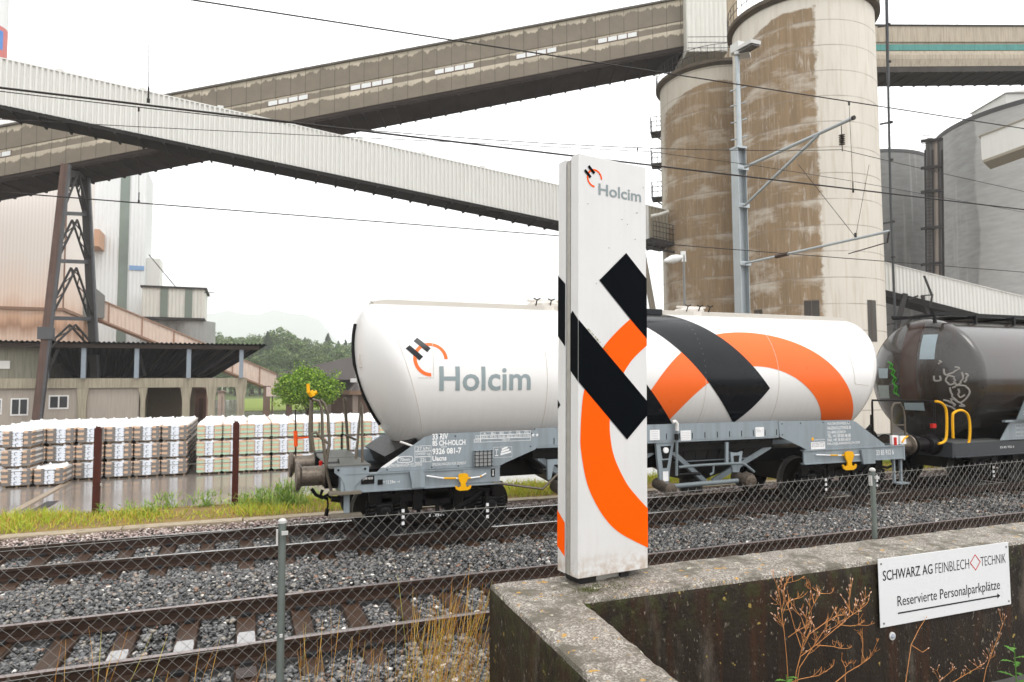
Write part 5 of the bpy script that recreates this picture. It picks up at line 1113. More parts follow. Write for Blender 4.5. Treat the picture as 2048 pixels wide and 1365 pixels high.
def corrugated(mb, x0, x1, h, sl, pitch, amp, y=0.0, m=0, zt=0.0):
    n = int((x1-x0)/pitch); vs_, fs = [], []
    for i in range(n*4+1):
        x = x0+(x1-x0)*i/(n*4); yy = y-(amp if i % 4 in (1,2) else 0); vs_ += [(x,yy,zt-h+sl*x),(x,yy,zt+sl*x)]
    mb.add(vs_, [(2*i,2*i+2,2*i+3,2*i+1) for i in range(n*4)], m)
# ---- white conveyor gallery
P0, P1 = at_d(0,117,39.5), at_d(1334,421,55.2); a, nrm, ln, sl, ang = local_frame(P0, P1)
WG = LThing('conveyor_gallery', P0, ang, 'long white corrugated conveyor gallery sloping down from top left to the silo', 'conveyor')
H_ = 2.74; Xa, Xb = -14, ln+.5; mb = MB(); skew_box(mb, Xa, Xb, .06, 1.8, -H_, -.02, sl); corrugated(mb, Xa, Xb-2.2, H_, sl, .29, .12); WG.part('cladding', mb, M_white, fix=False)
mb = MB(); corrugated(mb, Xb-2.2, Xb, H_, sl, .29, .12, .03); skew_box(mb, Xb-2.2, Xb, .0, .04, -1.35, -1.30, sl); WG.part('end_panel', mb, M('cladding_stained',(.27,.24,.18),.6,0,.2,1), fix=False)
mb = MB(); skew_box(mb, Xa, Xb, -.10, 1.9, -.03, .04, sl)
for i in range(14): x = Xa+8+i*4.4; mb.box(x, x+.35, -.1, .2, sl*x+.02, sl*x+.14)
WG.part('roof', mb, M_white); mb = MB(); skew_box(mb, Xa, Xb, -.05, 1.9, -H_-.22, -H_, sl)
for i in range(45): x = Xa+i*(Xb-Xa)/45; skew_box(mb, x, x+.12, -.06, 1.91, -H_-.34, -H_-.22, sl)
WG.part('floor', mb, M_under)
mb = MB(); xw = Xb-2.4
for k in range(9): x = xw+k*.3; mb.box(x, x+.03, -.9, -.87, sl*x-H_-.1, sl*x-H_+1.3)
for z in (.1,.55,.95,1.3): skew_box(mb, xw, Xb+.2, -.91, -.86, -H_+z-.02, -H_+z+.02, sl)
skew_box(mb, xw-.2, Xb+.2, -.95, .1, -H_-.3, -H_-.05, sl); skew_box(mb, xw-1, Xb+.2, -.95, -.85, -H_-.95, -H_-.80, sl)
for k in range(6): x = xw-.8+k*.65; mb.beam((x,-.9,sl*x-H_-.85),(x+.5,-.9,sl*x-H_-.2),.07,.07)
WG.part('walkway', mb, M_dksteel)
mb = MB(); mb.tube([at_d(1302,433,53.6)-P0, at_d(1318,430,53.6)-P0, at_d(1336,424,54)-P0], .14, 10); mb.v = [tuple(Matrix.Rotation(-ang,4,'Z')@Vector(p)) for p in mb.v]; WG.part('duct', mb, M_clad, smooth=True)
mb = MB(); mb.beam(Matrix.Rotation(-ang,4,'Z')@(at_d(1284,500,53.5)-P0), Matrix.Rotation(-ang,4,'Z')@(at_d(1320,700,53.5)-P0), .35, .35); WG.part('support_leg', mb, M('leg_concrete',(.25,.22,.18),.8))
# ---- brown conveyor gallery of weathered boards
P0, P1 = at_d(0,254,54.5), at_d(1380,-6,56.5); a, nrm, ln, sl, ang = local_frame(P0, P1); HB = 4.08
def board_mat(name, sl, h, dark, light):
    mt, t, bs = newmat(name); v = coord(t); s = N(t,'SeparateXYZ'); lk(t, v, s.inputs[0])
    b = math_(t,'SUBTRACT', s.outputs['Z'], math_(t,'MULTIPLY', s.outputs['X'], sl))              # height below the eaves, following the slope
    dd = math_(t,'MULTIPLY', b, -1/h); drip = ramp(t, noise(t, coord(t,1,1,.02), 1.15, 8, .72), [(.26,0),(.66,1)]); fs = []
    for s_, amp in ((.0,.19),(.475,.075),(.648,.14)):                                             # wet runs start crisp under each seam and end ragged
        d_ = math_(t,'SUBTRACT', dd, s_); g_ = math_(t,'GREATER_THAN', d_, 0)
        q_ = ramp(t, math_(t,'ADD', math_(t,'MULTIPLY', math_(t,'SUBTRACT', d_, math_(t,'MULTIPLY', drip, amp)), 12), .5), [(.35,1),(.62,0)]); fs.append(math_(t,'MULTIPLY', g_, q_))
    f = math_(t,'MAXIMUM', fs[0], math_(t,'MAXIMUM', math_(t,'MULTIPLY', fs[1], math_(t,'LESS_THAN', dd, .60)), fs[2]))
    blot = ramp(t, noise(t, coord(t,.16,1,.5), 1.3, 4), [(0.3,.45),(0.65,1)])
    c = mix(t, noise(t, v, .9, 6, .65), sc_(dark,.72), sc_(dark,1.3)); c = mix(t, math_(t,'MULTIPLY', f, blot), c, light)
    seam = math_(t,'LESS_THAN', math_(t,'ABSOLUTE', math_(t,'SUBTRACT', math_(t,'FRACT', math_(t,'MULTIPLY', s.outputs['X'], 1/1.18)), .5)), .022)
    c = mix(t, math_(t,'MULTIPLY', seam, .75), c, sc_(dark,.35)); lk(t, c, bs.inputs['Base Color']); bs.inputs['Roughness'].default_value = .85
    return mt
M_board = board_mat('weathered_board', sl, HB, (0.165,0.14,0.105), (0.50,0.44,0.34))
BG = LThing('conveyor_gallery', P0, ang, 'long brown weathered conveyor gallery rising from lower left to the silo head', 'conveyor')
Xa, Xb = -22, ln+.3; mb = MB(); skew_box(mb, Xa, Xb, 0, 3.7, -HB, -.10, sl); skew_box(mb, Xa, Xb, -.06, 0, -.47*HB, -.12, sl); skew_box(mb, Xa, Xb, -.08, 0, -HB-.02, -.645*HB, sl); BG.part('cladding', mb, M_board)
mb = MB(); skew_box(mb, Xa, Xb, -.25, 3.95, -.12, .03, sl); BG.part('roof', mb, M('roof_grey_brown',(.11,.10,.085),.8,0,.3,.8))
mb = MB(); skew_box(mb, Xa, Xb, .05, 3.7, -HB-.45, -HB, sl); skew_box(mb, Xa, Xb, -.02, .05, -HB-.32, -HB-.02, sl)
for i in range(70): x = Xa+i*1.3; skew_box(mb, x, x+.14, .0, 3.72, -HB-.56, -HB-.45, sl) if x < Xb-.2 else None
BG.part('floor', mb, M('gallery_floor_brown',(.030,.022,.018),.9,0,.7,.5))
for pxa, pxb in ((-38,38),(537,617),(700,785),(868,948),(1032,1115),(1198,1279)):
    xa_, xb_ = [ (at_d(q, 100, 55.3)-P0).dot(a) for q in (pxa, pxb)]; mb = MB(); skew_box(mb, xa_, xb_, -.03, .01, -.625*HB, -.515*HB, sl, 1)
    n_ = 4
    for i in range(n_): u0 = xa_+(xb_-xa_)*(i+.06)/n_; u1 = xa_+(xb_-xa_)*(i+.94)/n_; skew_box(mb, u0, u1, -.05, -.031, -.615*HB, -.525*HB, sl, 0)
    BG.part('window', mb, [M('pane_white',(.62,.63,.62),.3), M('pane_frame_rust',(.16,.10,.07),.7)])
# ---- silos
def silo_mat(name, edge, ztop, light, brown, grey=None):
    mt, t, bs = newmat(name); v = coord(t); s = N(t,'SeparateXYZ'); lk(t, v, s.inputs[0]); X, Z = s.outputs['X'], s.outputs['Z']
    pour = math_(t,'FRACT', math_(t,'MULTIPLY', Z, 1/1.62))
    row = N(t,'TexNoise', noise_dimensions='1D'); row.inputs['Scale'].default_value = 1.0; lk(t, math_(t,'FLOOR', math_(t,'MULTIPLY', Z, 1/1.62)), row.inputs['W'])
    c = mix(t, noise(t, coord(t,1,1,.22), 1.3, 6, .65), sc_(light,.80), sc_(light,1.08))
    c = mix(t, ramp(t, noise(t, coord(t,1,1,.07), 4.5, 4), [(.5,0),(.72,.30)]), c, sc_(brown, 1.25))
    if brown:
        e = math_(t,'ADD', X, math_(t,'MULTIPLY', math_(t,'SUBTRACT', noise(t, v, 1.6, 5, .7), .5), .9)); e = math_(t,'ADD', e, math_(t,'MULTIPLY', math_(t,'SUBTRACT', row.outputs['Fac'], .5), 1.2))
        m1 = ramp(t, math_(t,'SUBTRACT', e, edge[1]-.5), [(.40,1),(.58,0)]); m0 = ramp(t, math_(t,'SUBTRACT', e, edge[0]-.5), [(.30,0),(.62,1)])
        arch = math_(t,'ADD', Z, math_(t,'MULTIPLY', math_(t,'MULTIPLY', X, X), .085)); mt_ = ramp(t, math_(t,'SUBTRACT', math_(t,'ADD', arch, math_(t,'MULTIPLY', noise(t, v, .8, 4), .9)), ztop-.5), [(.46,1),(.56,0)])
        below = ramp(t, pour, [(.55,0),(.93,1)]); patch = ramp(t, math_(t,'ADD', noise(t, coord(t,.45,.45,1.1), .9, 7, .62), math_(t,'MULTIPLY', below, .11)), [(.55,1),(.72,.42)]); dr = ramp(t, noise(t, coord(t,1,1,.25), 3.2, 3), [(.60,1),(.72,.6)])
        mm = math_(t,'MULTIPLY', math_(t,'MULTIPLY', m1, m0), math_(t,'MULTIPLY', mt_, math_(t,'MULTIPLY', patch, dr)))
        bc = mix(t, math_(t,'ADD', math_(t,'MULTIPLY', noise(t, coord(t,1,1,.35), .75, 7, .68), .75), math_(t,'MULTIPLY', row.outputs['Fac'], .25)), sc_(brown,.42), sc_(brown,1.6)); bc = mix(t, ramp(t, noise(t, coord(t,1,1,.035), 5.5, 6, .65), [(.40,.0),(.75,.6)]), bc, sc_(brown,.50)); bc = mix(t, math_(t,'MULTIPLY', ramp(t, noise(t, coord(t,1,1,.05), 9, 4, .6), [(.55,0),(.72,1)]), .35), bc, sc_(light,.75)); c = mix(t, mm, c, bc)
    jn = ramp(t, pour, [(.0,1),(.03,.9),(.05,0)]); jk = ramp(t, noise(t, coord(t,1,1,.6), .8, 4), [(.3,.25),(.6,.8)]); c = mix(t, math_(t,'MULTIPLY', jn, jk), c, mix(t, .5, sc_(brown, .6), sc_(light, .5)))
    lk(t, c, bs.inputs['Base Color']); bs.inputs['Roughness'].default_value = .8; bump(t, bs, noise(t, v, 3, 6), .15, .05)
    return mt
def silo(name, dist, pxc, r, zrim, label, mat, rim_mat, rail=True, ov=.34):
    th = YAW+math.atan((pxc-1024)/1365); C_ = Vector((dist*math.sin(th), dist*math.cos(th), YARD_Z)); T = LThing(name, C_, math.atan2(-C_.x, C_.y), label, 'silo'); zr = zrim-YARD_Z
    mb = MB(); mb.lathe([(r,0),(r,zr*.33),(r,zr*.66),(r,zr)], (0,0,0), n=96); T.part('barrel', mb, mat, smooth=True)
    mb = MB(); mb.lathe([(r*.99,zr-.25),(r+ov*.35,zr-.22),(r+ov,zr-.08),(r+ov,zr+.16),(r*.9,zr+.2)], (0,0,0), n=96); T.part('rim', mb, rim_mat, smooth=True)
    if rail:
        mb = MB()
        for q in range(0, 60): an = 2*math.pi*q/60; mb.tube([((r+.3)*math.cos(an),(r+.3)*math.sin(an),zr+.2),((r+.3)*math.cos(an),(r+.3)*math.sin(an),zr+1.3)], .025, 4)
        for z in (.75, 1.3): mb.tube([((r+.3)*math.cos(an),(r+.3)*math.sin(an),zr+z) for an in np.linspace(0,2*math.pi,61)], .022, 4)
        T.part('railing', mb, M_dksteel)
    return T, C_, zr
M_rim = M('rim_dark_concrete', (0.085,0.068,0.05), .85, 0, .4, 1.5)
LC, BC = (0.60,0.56,0.49), (0.238,0.163,0.090)
z1 = at_d(1325,172,56.6).z; z2 = at_d(1466,62,47.6).z
S1, C1, h1 = silo('concrete_silo', 58, 1443, 4.5, z1, 'shorter brown stained concrete silo behind the tall one with platforms on its left', silo_mat('silo_stain_a', (-4.0, 9.0), z1-YARD_Z-1.0, (0.47,0.43,0.36), BC), M_rim)
S2, C2, h2 = silo('concrete_silo', 50, 1622, 4.52, z2, 'tall concrete silo, brown on its left and pale cream on its right side', silo_mat('silo_stain_b', (-4.05, .80), z2-YARD_Z-.6, LC, BC), M_rim)
for py in (252, 318, 388):
    zz_ = (at_d(1330,py,56).z-YARD_Z); mb = MB(); mb.box(-5.3,-4.3,-.9,.5,zz_-.12,zz_); mb.beam((-5.2,-.8,zz_-.1),(-4.4,-.2,zz_-.6),.08,.08)
    for x, y in ((-5.28,-.88),(-5.28,-.2),(-5.28,.45),(-4.75,-.88),(-4.42,-.88)): mb.box(x-.02,x+.02,y-.02,y+.02,zz_,zz_+1.25)
    for z in (.45,.85,1.25): mb.box(-5.3,-5.26,-.9,.5,zz_+z-.02,zz_+z+.02); mb.box(-5.3,-4.35,-.9,-.86,zz_+z-.02,zz_+z+.02)
    S1.part('platform', mb, M_dksteel)
for pxa, pxb, pya, pyb in ((1514,1531,622,655),(1612,1640,613,660),(1728,1745,612,690)):
    xa_, xb_ = [(q-1622)/147.5*4.52 for q in (pxa, pxb)]; za, zb = at_d(1620,pyb,45).z-YARD_Z, at_d(1620,pya,45).z-YARD_Z; mb = MB(); yf = lambda x: -math.sqrt(max(.01, 4.52**2-x*x))
    n_ = 6; q = [(xa_+(xb_-xa_)*i/n_) for i in range(n_+1)]
    mb.add([(x, yf(x)-.02, za) for x in q]+[(x, yf(x)-.02, zb) for x in q]+[(x, yf(x)+.2, za) for x in q]+[(x, yf(x)+.2, zb) for x in q], [(i,i+1,n_+2+i,n_+1+i) for i in range(n_)]+[(n_+1+i,n_+2+i,3*n_+4+i,3*n_+3+i) for i in range(n_)])
    xm = (xa_+xb_)/2; mb.box(xm-.02,xm+.02,yf(xm)-.05,yf(xm)-.02,za,zb,1); mb.box(xa_,xb_,yf(xa_)-.06,yf(xa_)-.02,zb-.04,zb+.03,1) if pxa < 1700 else None
    S2.part('window', mb, [M('silo_window_dark',(.05,.042,.034),.35), M('silo_window_bar',(.12,.10,.08),.7)])
# head house on the shorter silo
P0, P1 = at_d(1371,-40,55.5), at_d(1452,-40,55.5); a, nrm, ln, sl0, ang = local_frame(P0, P1); zb = at_d(1371,108,55.5).z; P0.z = zb
HH = LThing('head_house', P0, ang, 'pale ribbed cladding tower standing on top of the shorter silo', 'tower'); mb = MB(); corrugated(mb, 0, ln, 12, 0, .34, .05, 0, 0, 12); mb.box(0,ln,.06,4,0,12); mb.box(ln,ln+1.3,1.4,4,-2.2,12,1); corrugated(mb, ln, ln+1.3, 14, 0, .34, .05, 1.38, 1, 11.8)
HH.part('cladding', mb, [M_clad, M('cladding_rust',(.38,.31,.22),.6,0,.2,.6,0,60,.5)], fix=False); mb = MB()
for z in (.1,.55,1.0): skw = mb.box(-.2, ln+1.2, -1.0, -.97, z-.02-.3, z+.02-.3)
HH.part('railing', mb, M_dksteel)
mb = MB(); r_ = at_d(1475,40,49).z
P0, P1 = at_d(1452,-30,46.5), at_d(1505,-60,46.5)
# ---- gallery with the teal stripe, right of the tall silo
P0, P1 = at_d(1740,52.5,51), at_d(2100,54,53.5); a, nrm, ln, sl, ang = local_frame(P0, P1)
TG = LThing('conveyor_gallery', P0, ang, 'level beige conveyor gallery with a teal stripe at the upper right', 'conveyor'); k = 51/1365; Xb = 40; h = 84*k
prof = [(.05,0),(-.02,-.02),(-.02,-1.22),(.10,-1.28),(.10,-1.92),(-.06,-1.98),(-.14,-2.3),(-.14,-2.6),(-.02,-h),(2.5,-h),(2.5,0)]
mb = MB(); mb.loft([[(x, y, z+sl*x) for y, z in prof] for x in (0, Xb)]); TG.part('cladding', mb, M('board_beige',(.40,.345,.27),.8,0,.12,.5,0,60,.55,0,(.17,.14,.105)))
mb = MB(); skew_box(mb, 0, Xb, .04, .099, -1.86, -1.40, sl); TG.part('stripe', mb, M('stripe_teal',(.075,.24,.215),.6,0,.2,1.5,0,60,.4))
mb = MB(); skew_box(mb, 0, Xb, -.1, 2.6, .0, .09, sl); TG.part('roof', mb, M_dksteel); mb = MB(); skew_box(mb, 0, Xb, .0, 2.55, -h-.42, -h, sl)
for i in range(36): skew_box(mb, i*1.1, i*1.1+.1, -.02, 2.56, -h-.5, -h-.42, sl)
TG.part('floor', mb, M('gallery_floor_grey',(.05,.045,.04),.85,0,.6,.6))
# ---- riser pipe on the tall silo
mb = MB(); pts = [at_d(1772,-60,45.5), at_d(1776,165,45.5), at_d(1781,400,45.5), at_d(1790,640,45.5), at_d(1794,760,45.5)]; mb.tube(pts[:2], .10, 8); mb.tube(pts[1:], .075, 8)
RP = Thing('riser_pipe', pts[-1], 'dark vertical pipe running up the right side of the tall silo', 'pipe'); RP.part('pipe', mb, M('pipe_dark',(.06,.065,.07),.5), smooth=True)
for py in (50, 245, 444, 647): 
    c = at_d(1776+py*.022, py, 45.5); mb = MB(); mb.beam(c, at_d(1755+py*.02, py+4, 45.5), .12, .10); mb.lathe([(.13,-.06),(.13,.06)], c, n=10); RP.part('bracket', mb, M_dksteel)
for py in (124, 320, 515): c = at_d(1775+py*.022, py, 45.5); mb = MB(); mb.lathe([(.14,-.05),(.14,.05)], c, n=10); RP.part('flange', mb, M_dksteel)
# ---- grey silos far right
def grey_mat(name, dark_edge, c_dark, c_light):
    mt, t, bs = newmat(name); v = coord(t); s = N(t,'SeparateXYZ'); lk(t, v, s.inputs[0])
    str_ = noise(t, coord(t,.6,.6,2.6), 1.2, 6, .65); c = mix(t, str_, sc_(c_dark,.55), sc_(c_dark,1.38)); l2 = mix(t, str_, sc_(c_light,.6), sc_(c_light,1.15))
    e = math_(t,'ADD', s.outputs['X'], math_(t,'MULTIPLY', math_(t,'SUBTRACT', noise(t, coord(t,1,1,.3), .8, 5), .5), 1.2)); f = ramp(t, math_(t,'SUBTRACT', e, dark_edge-.5), [(.4,0),(.6,1)])
    c = mix(t, f, c, l2); c = mix(t, ramp(t, noise(t, coord(t,1,1,.05), 1.6, 4), [(.58,0),(.7,.55)]), c, sc_(c_light,.9)); lk(t, c, bs.inputs['Base Color']); bs.inputs['Roughness'].default_value = .75
    return mt
M_grim = M('rim_grey', (.12,.12,.12), .8)
zb = at_d(1882,262,66).z-1.9; zs_ = at_d(1800,294,76).z-1.7
S3, C3, h3 = silo('concrete_silo', 76, 2137, 9.2, zb, 'wide grey streaked concrete silo cut off by the right edge of the picture', grey_mat('silo_grey_a', -5.4, (.34,.34,.333), (.55,.55,.535)), M_grim, False, .06)
S4, C4, h4 = silo('concrete_silo', 88, 1722, 7.6, zs_, 'smaller dark grey silo standing back between the tall and the wide silo', grey_mat('silo_grey_b', 30, (.215,.215,.208), (.42,.41,.39)), M_grim, False, .06)
mb = MB(); P0, P1 = at_d(2014,232,66), at_d(2120,222,66); a, nrm, ln, sl0, ang = local_frame(P0, P1); P0.z = at_d(2014,232,66).z; G = LThing('roof_house', P0, ang, 'small white box house on top of the wide grey silo', 'tower'); mb.box(0,8,0,5,0,(232-186)*66/1365); G.part('wall', mb, M_white); mb = MB(); t_ = (232-186)*66/1365; mb.prism([(-.2,t_),(8.2,t_+.05),(8.2,t_+1.2)], (0,-.2,0), EX, EZ, 5.4); G.part('roof', mb, M_white)
P0, P1 = at_d(1961,274,49), at_d(2110,216,46); a, nrm, ln, sl, ang = local_frame(P0, P1); G = LThing('conveyor_gallery', P0, ang, 'short white gallery slanting up in front of the wide grey silo', 'conveyor'); mb = MB(); skew_box(mb, 0, ln+3, 0, 2.2, -1.75, 0, sl); G.part('cladding', mb, M_white); mb = MB(); skew_box(mb, .1, ln+3, -.03, 2.2, -1.95, -1.75, sl); skew_box(mb, -.1, ln+3, -.1, 2.3, 0, .08, sl); G.part('floor', mb, M('floor_tan',(.30,.27,.21),.8))
pr = at_d(1865,580,58); G = Thing('pipe_rack', (pr.x, pr.y, YARD_Z), 'tall dark rack of pipes and ladders between the two grey silos', 'pipework'); mb = MB()
for px, w_ in ((1858,.28),(1869,.22),(1878,.3)): mb.tube([at_d(px,278,58.5), at_d(px+4,640,58.5), Vector((at_d(px+4,640,58.5).x, at_d(px+4,640,58.5).y, YARD_Z))], w_, 8, 1 if px == 1869 else 0)
G.part('pipe', mb, [M('pipe_grey_dark',(.11,.105,.10),.5), M('pipe_tan',(.33,.28,.24),.6)], smooth=True); mb = MB()
for py in (283, 337, 385, 458, 530): mb.beam(at_d(1843,py,57.8), at_d(1884,py-4,57.8), .25, .22)
for py in range(360, 570, 7): mb.beam(at_d(1851,py,57.6), at_d(1864,py-1,57.6), .05, .05)
for px in (1850, 1865, 1884): mb.beam(at_d(px,300,57.9), at_d(px+3,590,57.9), .10, .10)
for py in (272, 280, 288): mb.beam(at_d(1842,py,57.4), at_d(1876,py-2,57.4), .04, .04)
G.part('ladder', mb, M_dksteel)
# ---- lower white conveyor with its trestle
P0, P1 = at_d(1768,526,46.5), at_d(2080,603,44.5); a, nrm, ln, sl, ang = local_frame(P0, P1)
G = LThing('conveyor_gallery', P0, ang, 'white ribbed conveyor sloping down behind the dark wagon at the right edge', 'conveyor'); mb = MB(); skew_box(mb, 0, ln+6, .05, 2.2, -1.86, 0, sl); corrugated(mb, 0, ln+6, 1.86, sl, .22, .035); G.part('cladding', mb, M_white, fix=False); mb = MB(); skew_box(mb, 0, ln+6, -.05, 2.3, -2.28, -1.86, sl); G.part('floor', mb, M_under)
mb = MB(); skew_box(mb, 0, ln+6, -.08, 2.3, 0, .06, sl); G.part('roof', mb, M_white); mb = MB(); Ri = Matrix.Rotation(-ang,4,'Z')
def L_(px, py, d=46.0): return Ri@(at_d(px, py, d)-P0)
for q in (((1810,588),(1782,700)), ((1843,592),(1870,690)), ((1815,600),(1836,592)), ((1800,640),(1850,628)), ((1800,660),(1830,632)), ((1848,625),(1866,655))): mb.beam(L_(*q[0]), L_(*q[1]), .30 if q[0][0] in (1810,1843) else .12, .28 if q[0][0] in (1810,1843) else .12)
mb.beam(L_(1848,552,45.4), L_(1864,592,45.4), .1, .1); mb.beam(L_(1864,592,45.4), L_(1860,615,45.4), .1, .1); mb.beam(L_(1842,592,45.4), L_(1866,590,45.4), .1, .08); G.part('trestle', mb, M_dksteel)
# ---- low building with the open shed roof
BY = 62.0
LB = Thing('low_building', (at(240,800,BY).x, BY, YARD_Z), 'long low concrete building with a dark corrugated shed roof on steel posts', 'building')
M_conc = M('concrete_stained', (0.36,0.32,0.24), .8, 0, .2, .5, 0, 60, .5, 0, (.12,.10,.07)); M_plast = M('plaster_beige', (.37,.325,.275), .85, 0, .1, .5, 0, 60, .25)
zbt, zbb = at(240,757,BY).z, at(240,776,BY).z; xl, xr = at(-60,760,BY).x, at(494,760,BY).x; xw = at(278,800,BY).x
mb = MB(); mb.box(xl, xr, BY-.25, BY+12, zbb, zbt); LB.part('beam', mb, M_conc)
mb = MB(); mb.box(xl, xw, BY, BY+11, YARD_Z, zbb-.005); LB.part('wall', mb, M_plast); mb = MB(); mb.box(xl, at(80,700,BY).x, BY+.1, BY+11, zbt, at(40,694,BY).z); LB.part('upper_wall', mb, M('wall_grey_algae',(.23,.22,.17),.85,0,.2,.4,0,60,.6,0,(.09,.09,.06))); mb = MB(); mb.box(at(-20,729,BY).x, at(20,729,BY).x, BY+.02, BY+.1, at(0,738,BY).z, at(0,722,BY).z); LB.part('sign_board', mb, M_white)
mb = MB(); mb.box(xw, at(372,800,BY).x, BY+5, BY+11, YARD_Z, zbb-.005); LB.part('inner_wall', mb, M('wall_brown_dark',(.17,.135,.085),.85))
for px0, px1 in ((158,174),(365,380),(416,430),(474,489),(282,291)):
    a_, b_ = at(px0,800,BY).x, at(px1,800,BY).x; mb = MB(); mb.prism([(a_-.15,zbb-.01),(b_+.15,zbb-.01),(b_,zbb-1.1),(b_,YARD_Z),(a_,YARD_Z),(a_,zbb-1.1)], (0,BY-.24,0), EX, EZ, .5); LB.part('column', mb, M_conc)
for px0, px1, y0_, y1_ in ((-22,5,798,830),(22,58,797,832),(98,138,791,819)):
    a_, b_ = at(px0,800,BY), at(px1,800,BY); zt_, zb_ = at(px0,y0_,BY).z, at(px0,y1_,BY).z; mb = MB(); mb.box(a_.x, b_.x, BY-.05, BY-.005, zb_, zt_, 0); f_ = LB.part('window', mb, M('frame_white',(.7,.69,.67),.5))
    mb = MB(); w2 = (b_.x-a_.x); mb.box(a_.x+.10, a_.x+w2*.46, BY-.065, BY-.052, zb_+.12, zt_-.1); mb.box(a_.x+w2*.54, b_.x-.10, BY-.065, BY-.052, zb_+.12, zt_-.1); LB.part('pane', mb, M('glass_dark',(.045,.047,.05),.12), parent=f_)
zf = at(240,686,BY-1).z; xe = at(534,688,BY-1).x; zr_ = zbt+.15; mb = MB(); xs = np.linspace(at(-90,683,BY-1).x, xe, 260)
prf = [(x, .06*math.sin(i*1.55)) for i, x in enumerate(xs)]
xrr = at(425,755,BY+11.5).x; xk = lambda x: xs[0]+(x-xs[0])*(xrr-xs[0])/(xe-xs[0])
mb.add([(x, BY-1, zf+d) for x, d in prf]+[(xk(x), BY+11.5, zr_+d) for x, d in prf]+[(x, BY-1, zf+d+.05) for x, d in prf]+[(xk(x), BY+11.5, zr_+d+.05) for x, d in prf], [(i,i+1,260+i+1,260+i) for i in range(259)]+[(520+i,520+i+1,780+i+1,780+i) for i in range(259)]+[(i,i+1,520+i+1,520+i) for i in range(259)])
LB.part('roof', mb, M('corrugated_dark',(.012,.011,.0105),.9,0,.4,.7,spec=.02)); mb = MB(); mb.box(at(-90,683,BY-1).x, xe-.6, BY-.85, BY-.7, zf-.42, zf-.10)
for i in range(8):
    x = at(100,700,BY).x+i*(xe-1.2-at(100,700,BY).x)/7; mb.beam((x,BY-.6,zf-.2),(xk(x)-.2,BY+11,zr_-.1),.15,.2)
LB.part('rafter', mb, M('rafter_brown',(.04,.03,.024),.85,spec=.05))
for px in (94, 168, 274, 378, 483):
    x = at(px,720,BY-.5).x; mb = MB(); mb.box(x-.16,x+.16,BY-.65,BY-.35,zbt,zf-.3); LB.part('post', mb, M('post_bluegrey',(.25,.29,.33),.5))
for p_, q_ in ((at(395,755,BY+4), at(478,692,BY-.3)), (at(120,690,BY-.4), at(95,750,BY-.4)), (at(172,690,BY+3), at(190,752,BY+3)), (at(275,690,BY+3), at(290,752,BY+3))): mb = MB(); mb.beam(p_, q_, .22, .2); LB.part('brace', mb, M_dksteel)
mb = MB(); mb.box(xl, at(425,755,BY+11).x, BY+10.9, BY+11.1, zbt, zr_+.1); LB.part('shade_sheet', mb, M('shade_sheet_dark',(.02,.018,.016),.9))  # added dark sheet at the back, deepens the shade under the shed roof
# ---- lattice trestle carrying the brown gallery
TT = Thing('steel_trestle', at(120,820,60), 'rusty lattice steel trestle with two leaning legs under the brown gallery', 'trestle'); M_rsteel = M('steel_rust_brown', (.115,.072,.058), .6, 0, .35, .8, 0, 60, .5); M_gst = M('steel_grey', (.085,.085,.09), .55, 0, .3, .8)
Lt, Lb = at(131,330,60.3), at(74,832,60.3); Lb = Lt.lerp(Lb, 1.04); Rt, Rb = at(168,338,65.0), at(190,775,65.0)
mb = MB(); mb.beam(Lt, Lb, .50, .5); mb.beam(Lt+Vector((.30,-.02,0)), Lb+Vector((.30,-.02,0)), .14, .54, 1); mb.beam(Lt.lerp(Lb,.66)-EZ*.3, Lt.lerp(Lb,.66)+EZ*.6, .95, .8, 1); TT.part('leg', mb, [M_rsteel, M_gst])
mb = MB(); mb.beam(Rt, Rb, .52, .5, 0); mb.beam(Rt+Vector((.34,-.02,0)), Rb+Vector((.34,-.02,0)), .14, .6, 1); TT.part('leg', mb, [M_dksteel, M_gst])
def lat(mb, A, B, wd=.42):
    A, B = Vector(A), Vector(B); d = (B-A).normalized(); s = d.cross(FW).normalized()*wd/2
    mb.beam(A+s, B+s, .12, .12); mb.beam(A-s, B-s, .12, .12); n_ = max(3, int((B-A).length/.75))
    for i in range(n_): p_, q_ = A.lerp(B, i/n_), A.lerp(B, (i+1)/n_); mb.beam(p_+s, q_-s, .07, .07) if i % 2 else mb.beam(p_-s, q_+s, .07, .07)
lv = [(.0,.0), (.19,.21), (.375,.43), (.594,.69)]
def PL(t_): return Lt.lerp(Lb, t_)
def PR(t_): return Rt.lerp(Rb, t_)
for (l0, r0), (l1, r1) in zip(lv, lv[1:]+[(.72,.82)]):
    mb = MB(); mid = PL(l0).lerp(PR(r0), .55)-EZ*.5; lat(mb, mid, PL(l1)); lat(mb, mid, PR(r1)); TT.part('lattice_brace', mb, M_dksteel)
    if l1 < .70: mb = MB(); mb.beam(PL(l1), PR(r1), .25, .3); TT.part('cross_beam', mb, M_gst)
mb = MB(); mb.beam(PL(.02)-EZ*.2, PR(.02)-EZ*.2, .3, .5); TT.part('cross_beam', mb, M_dksteel)
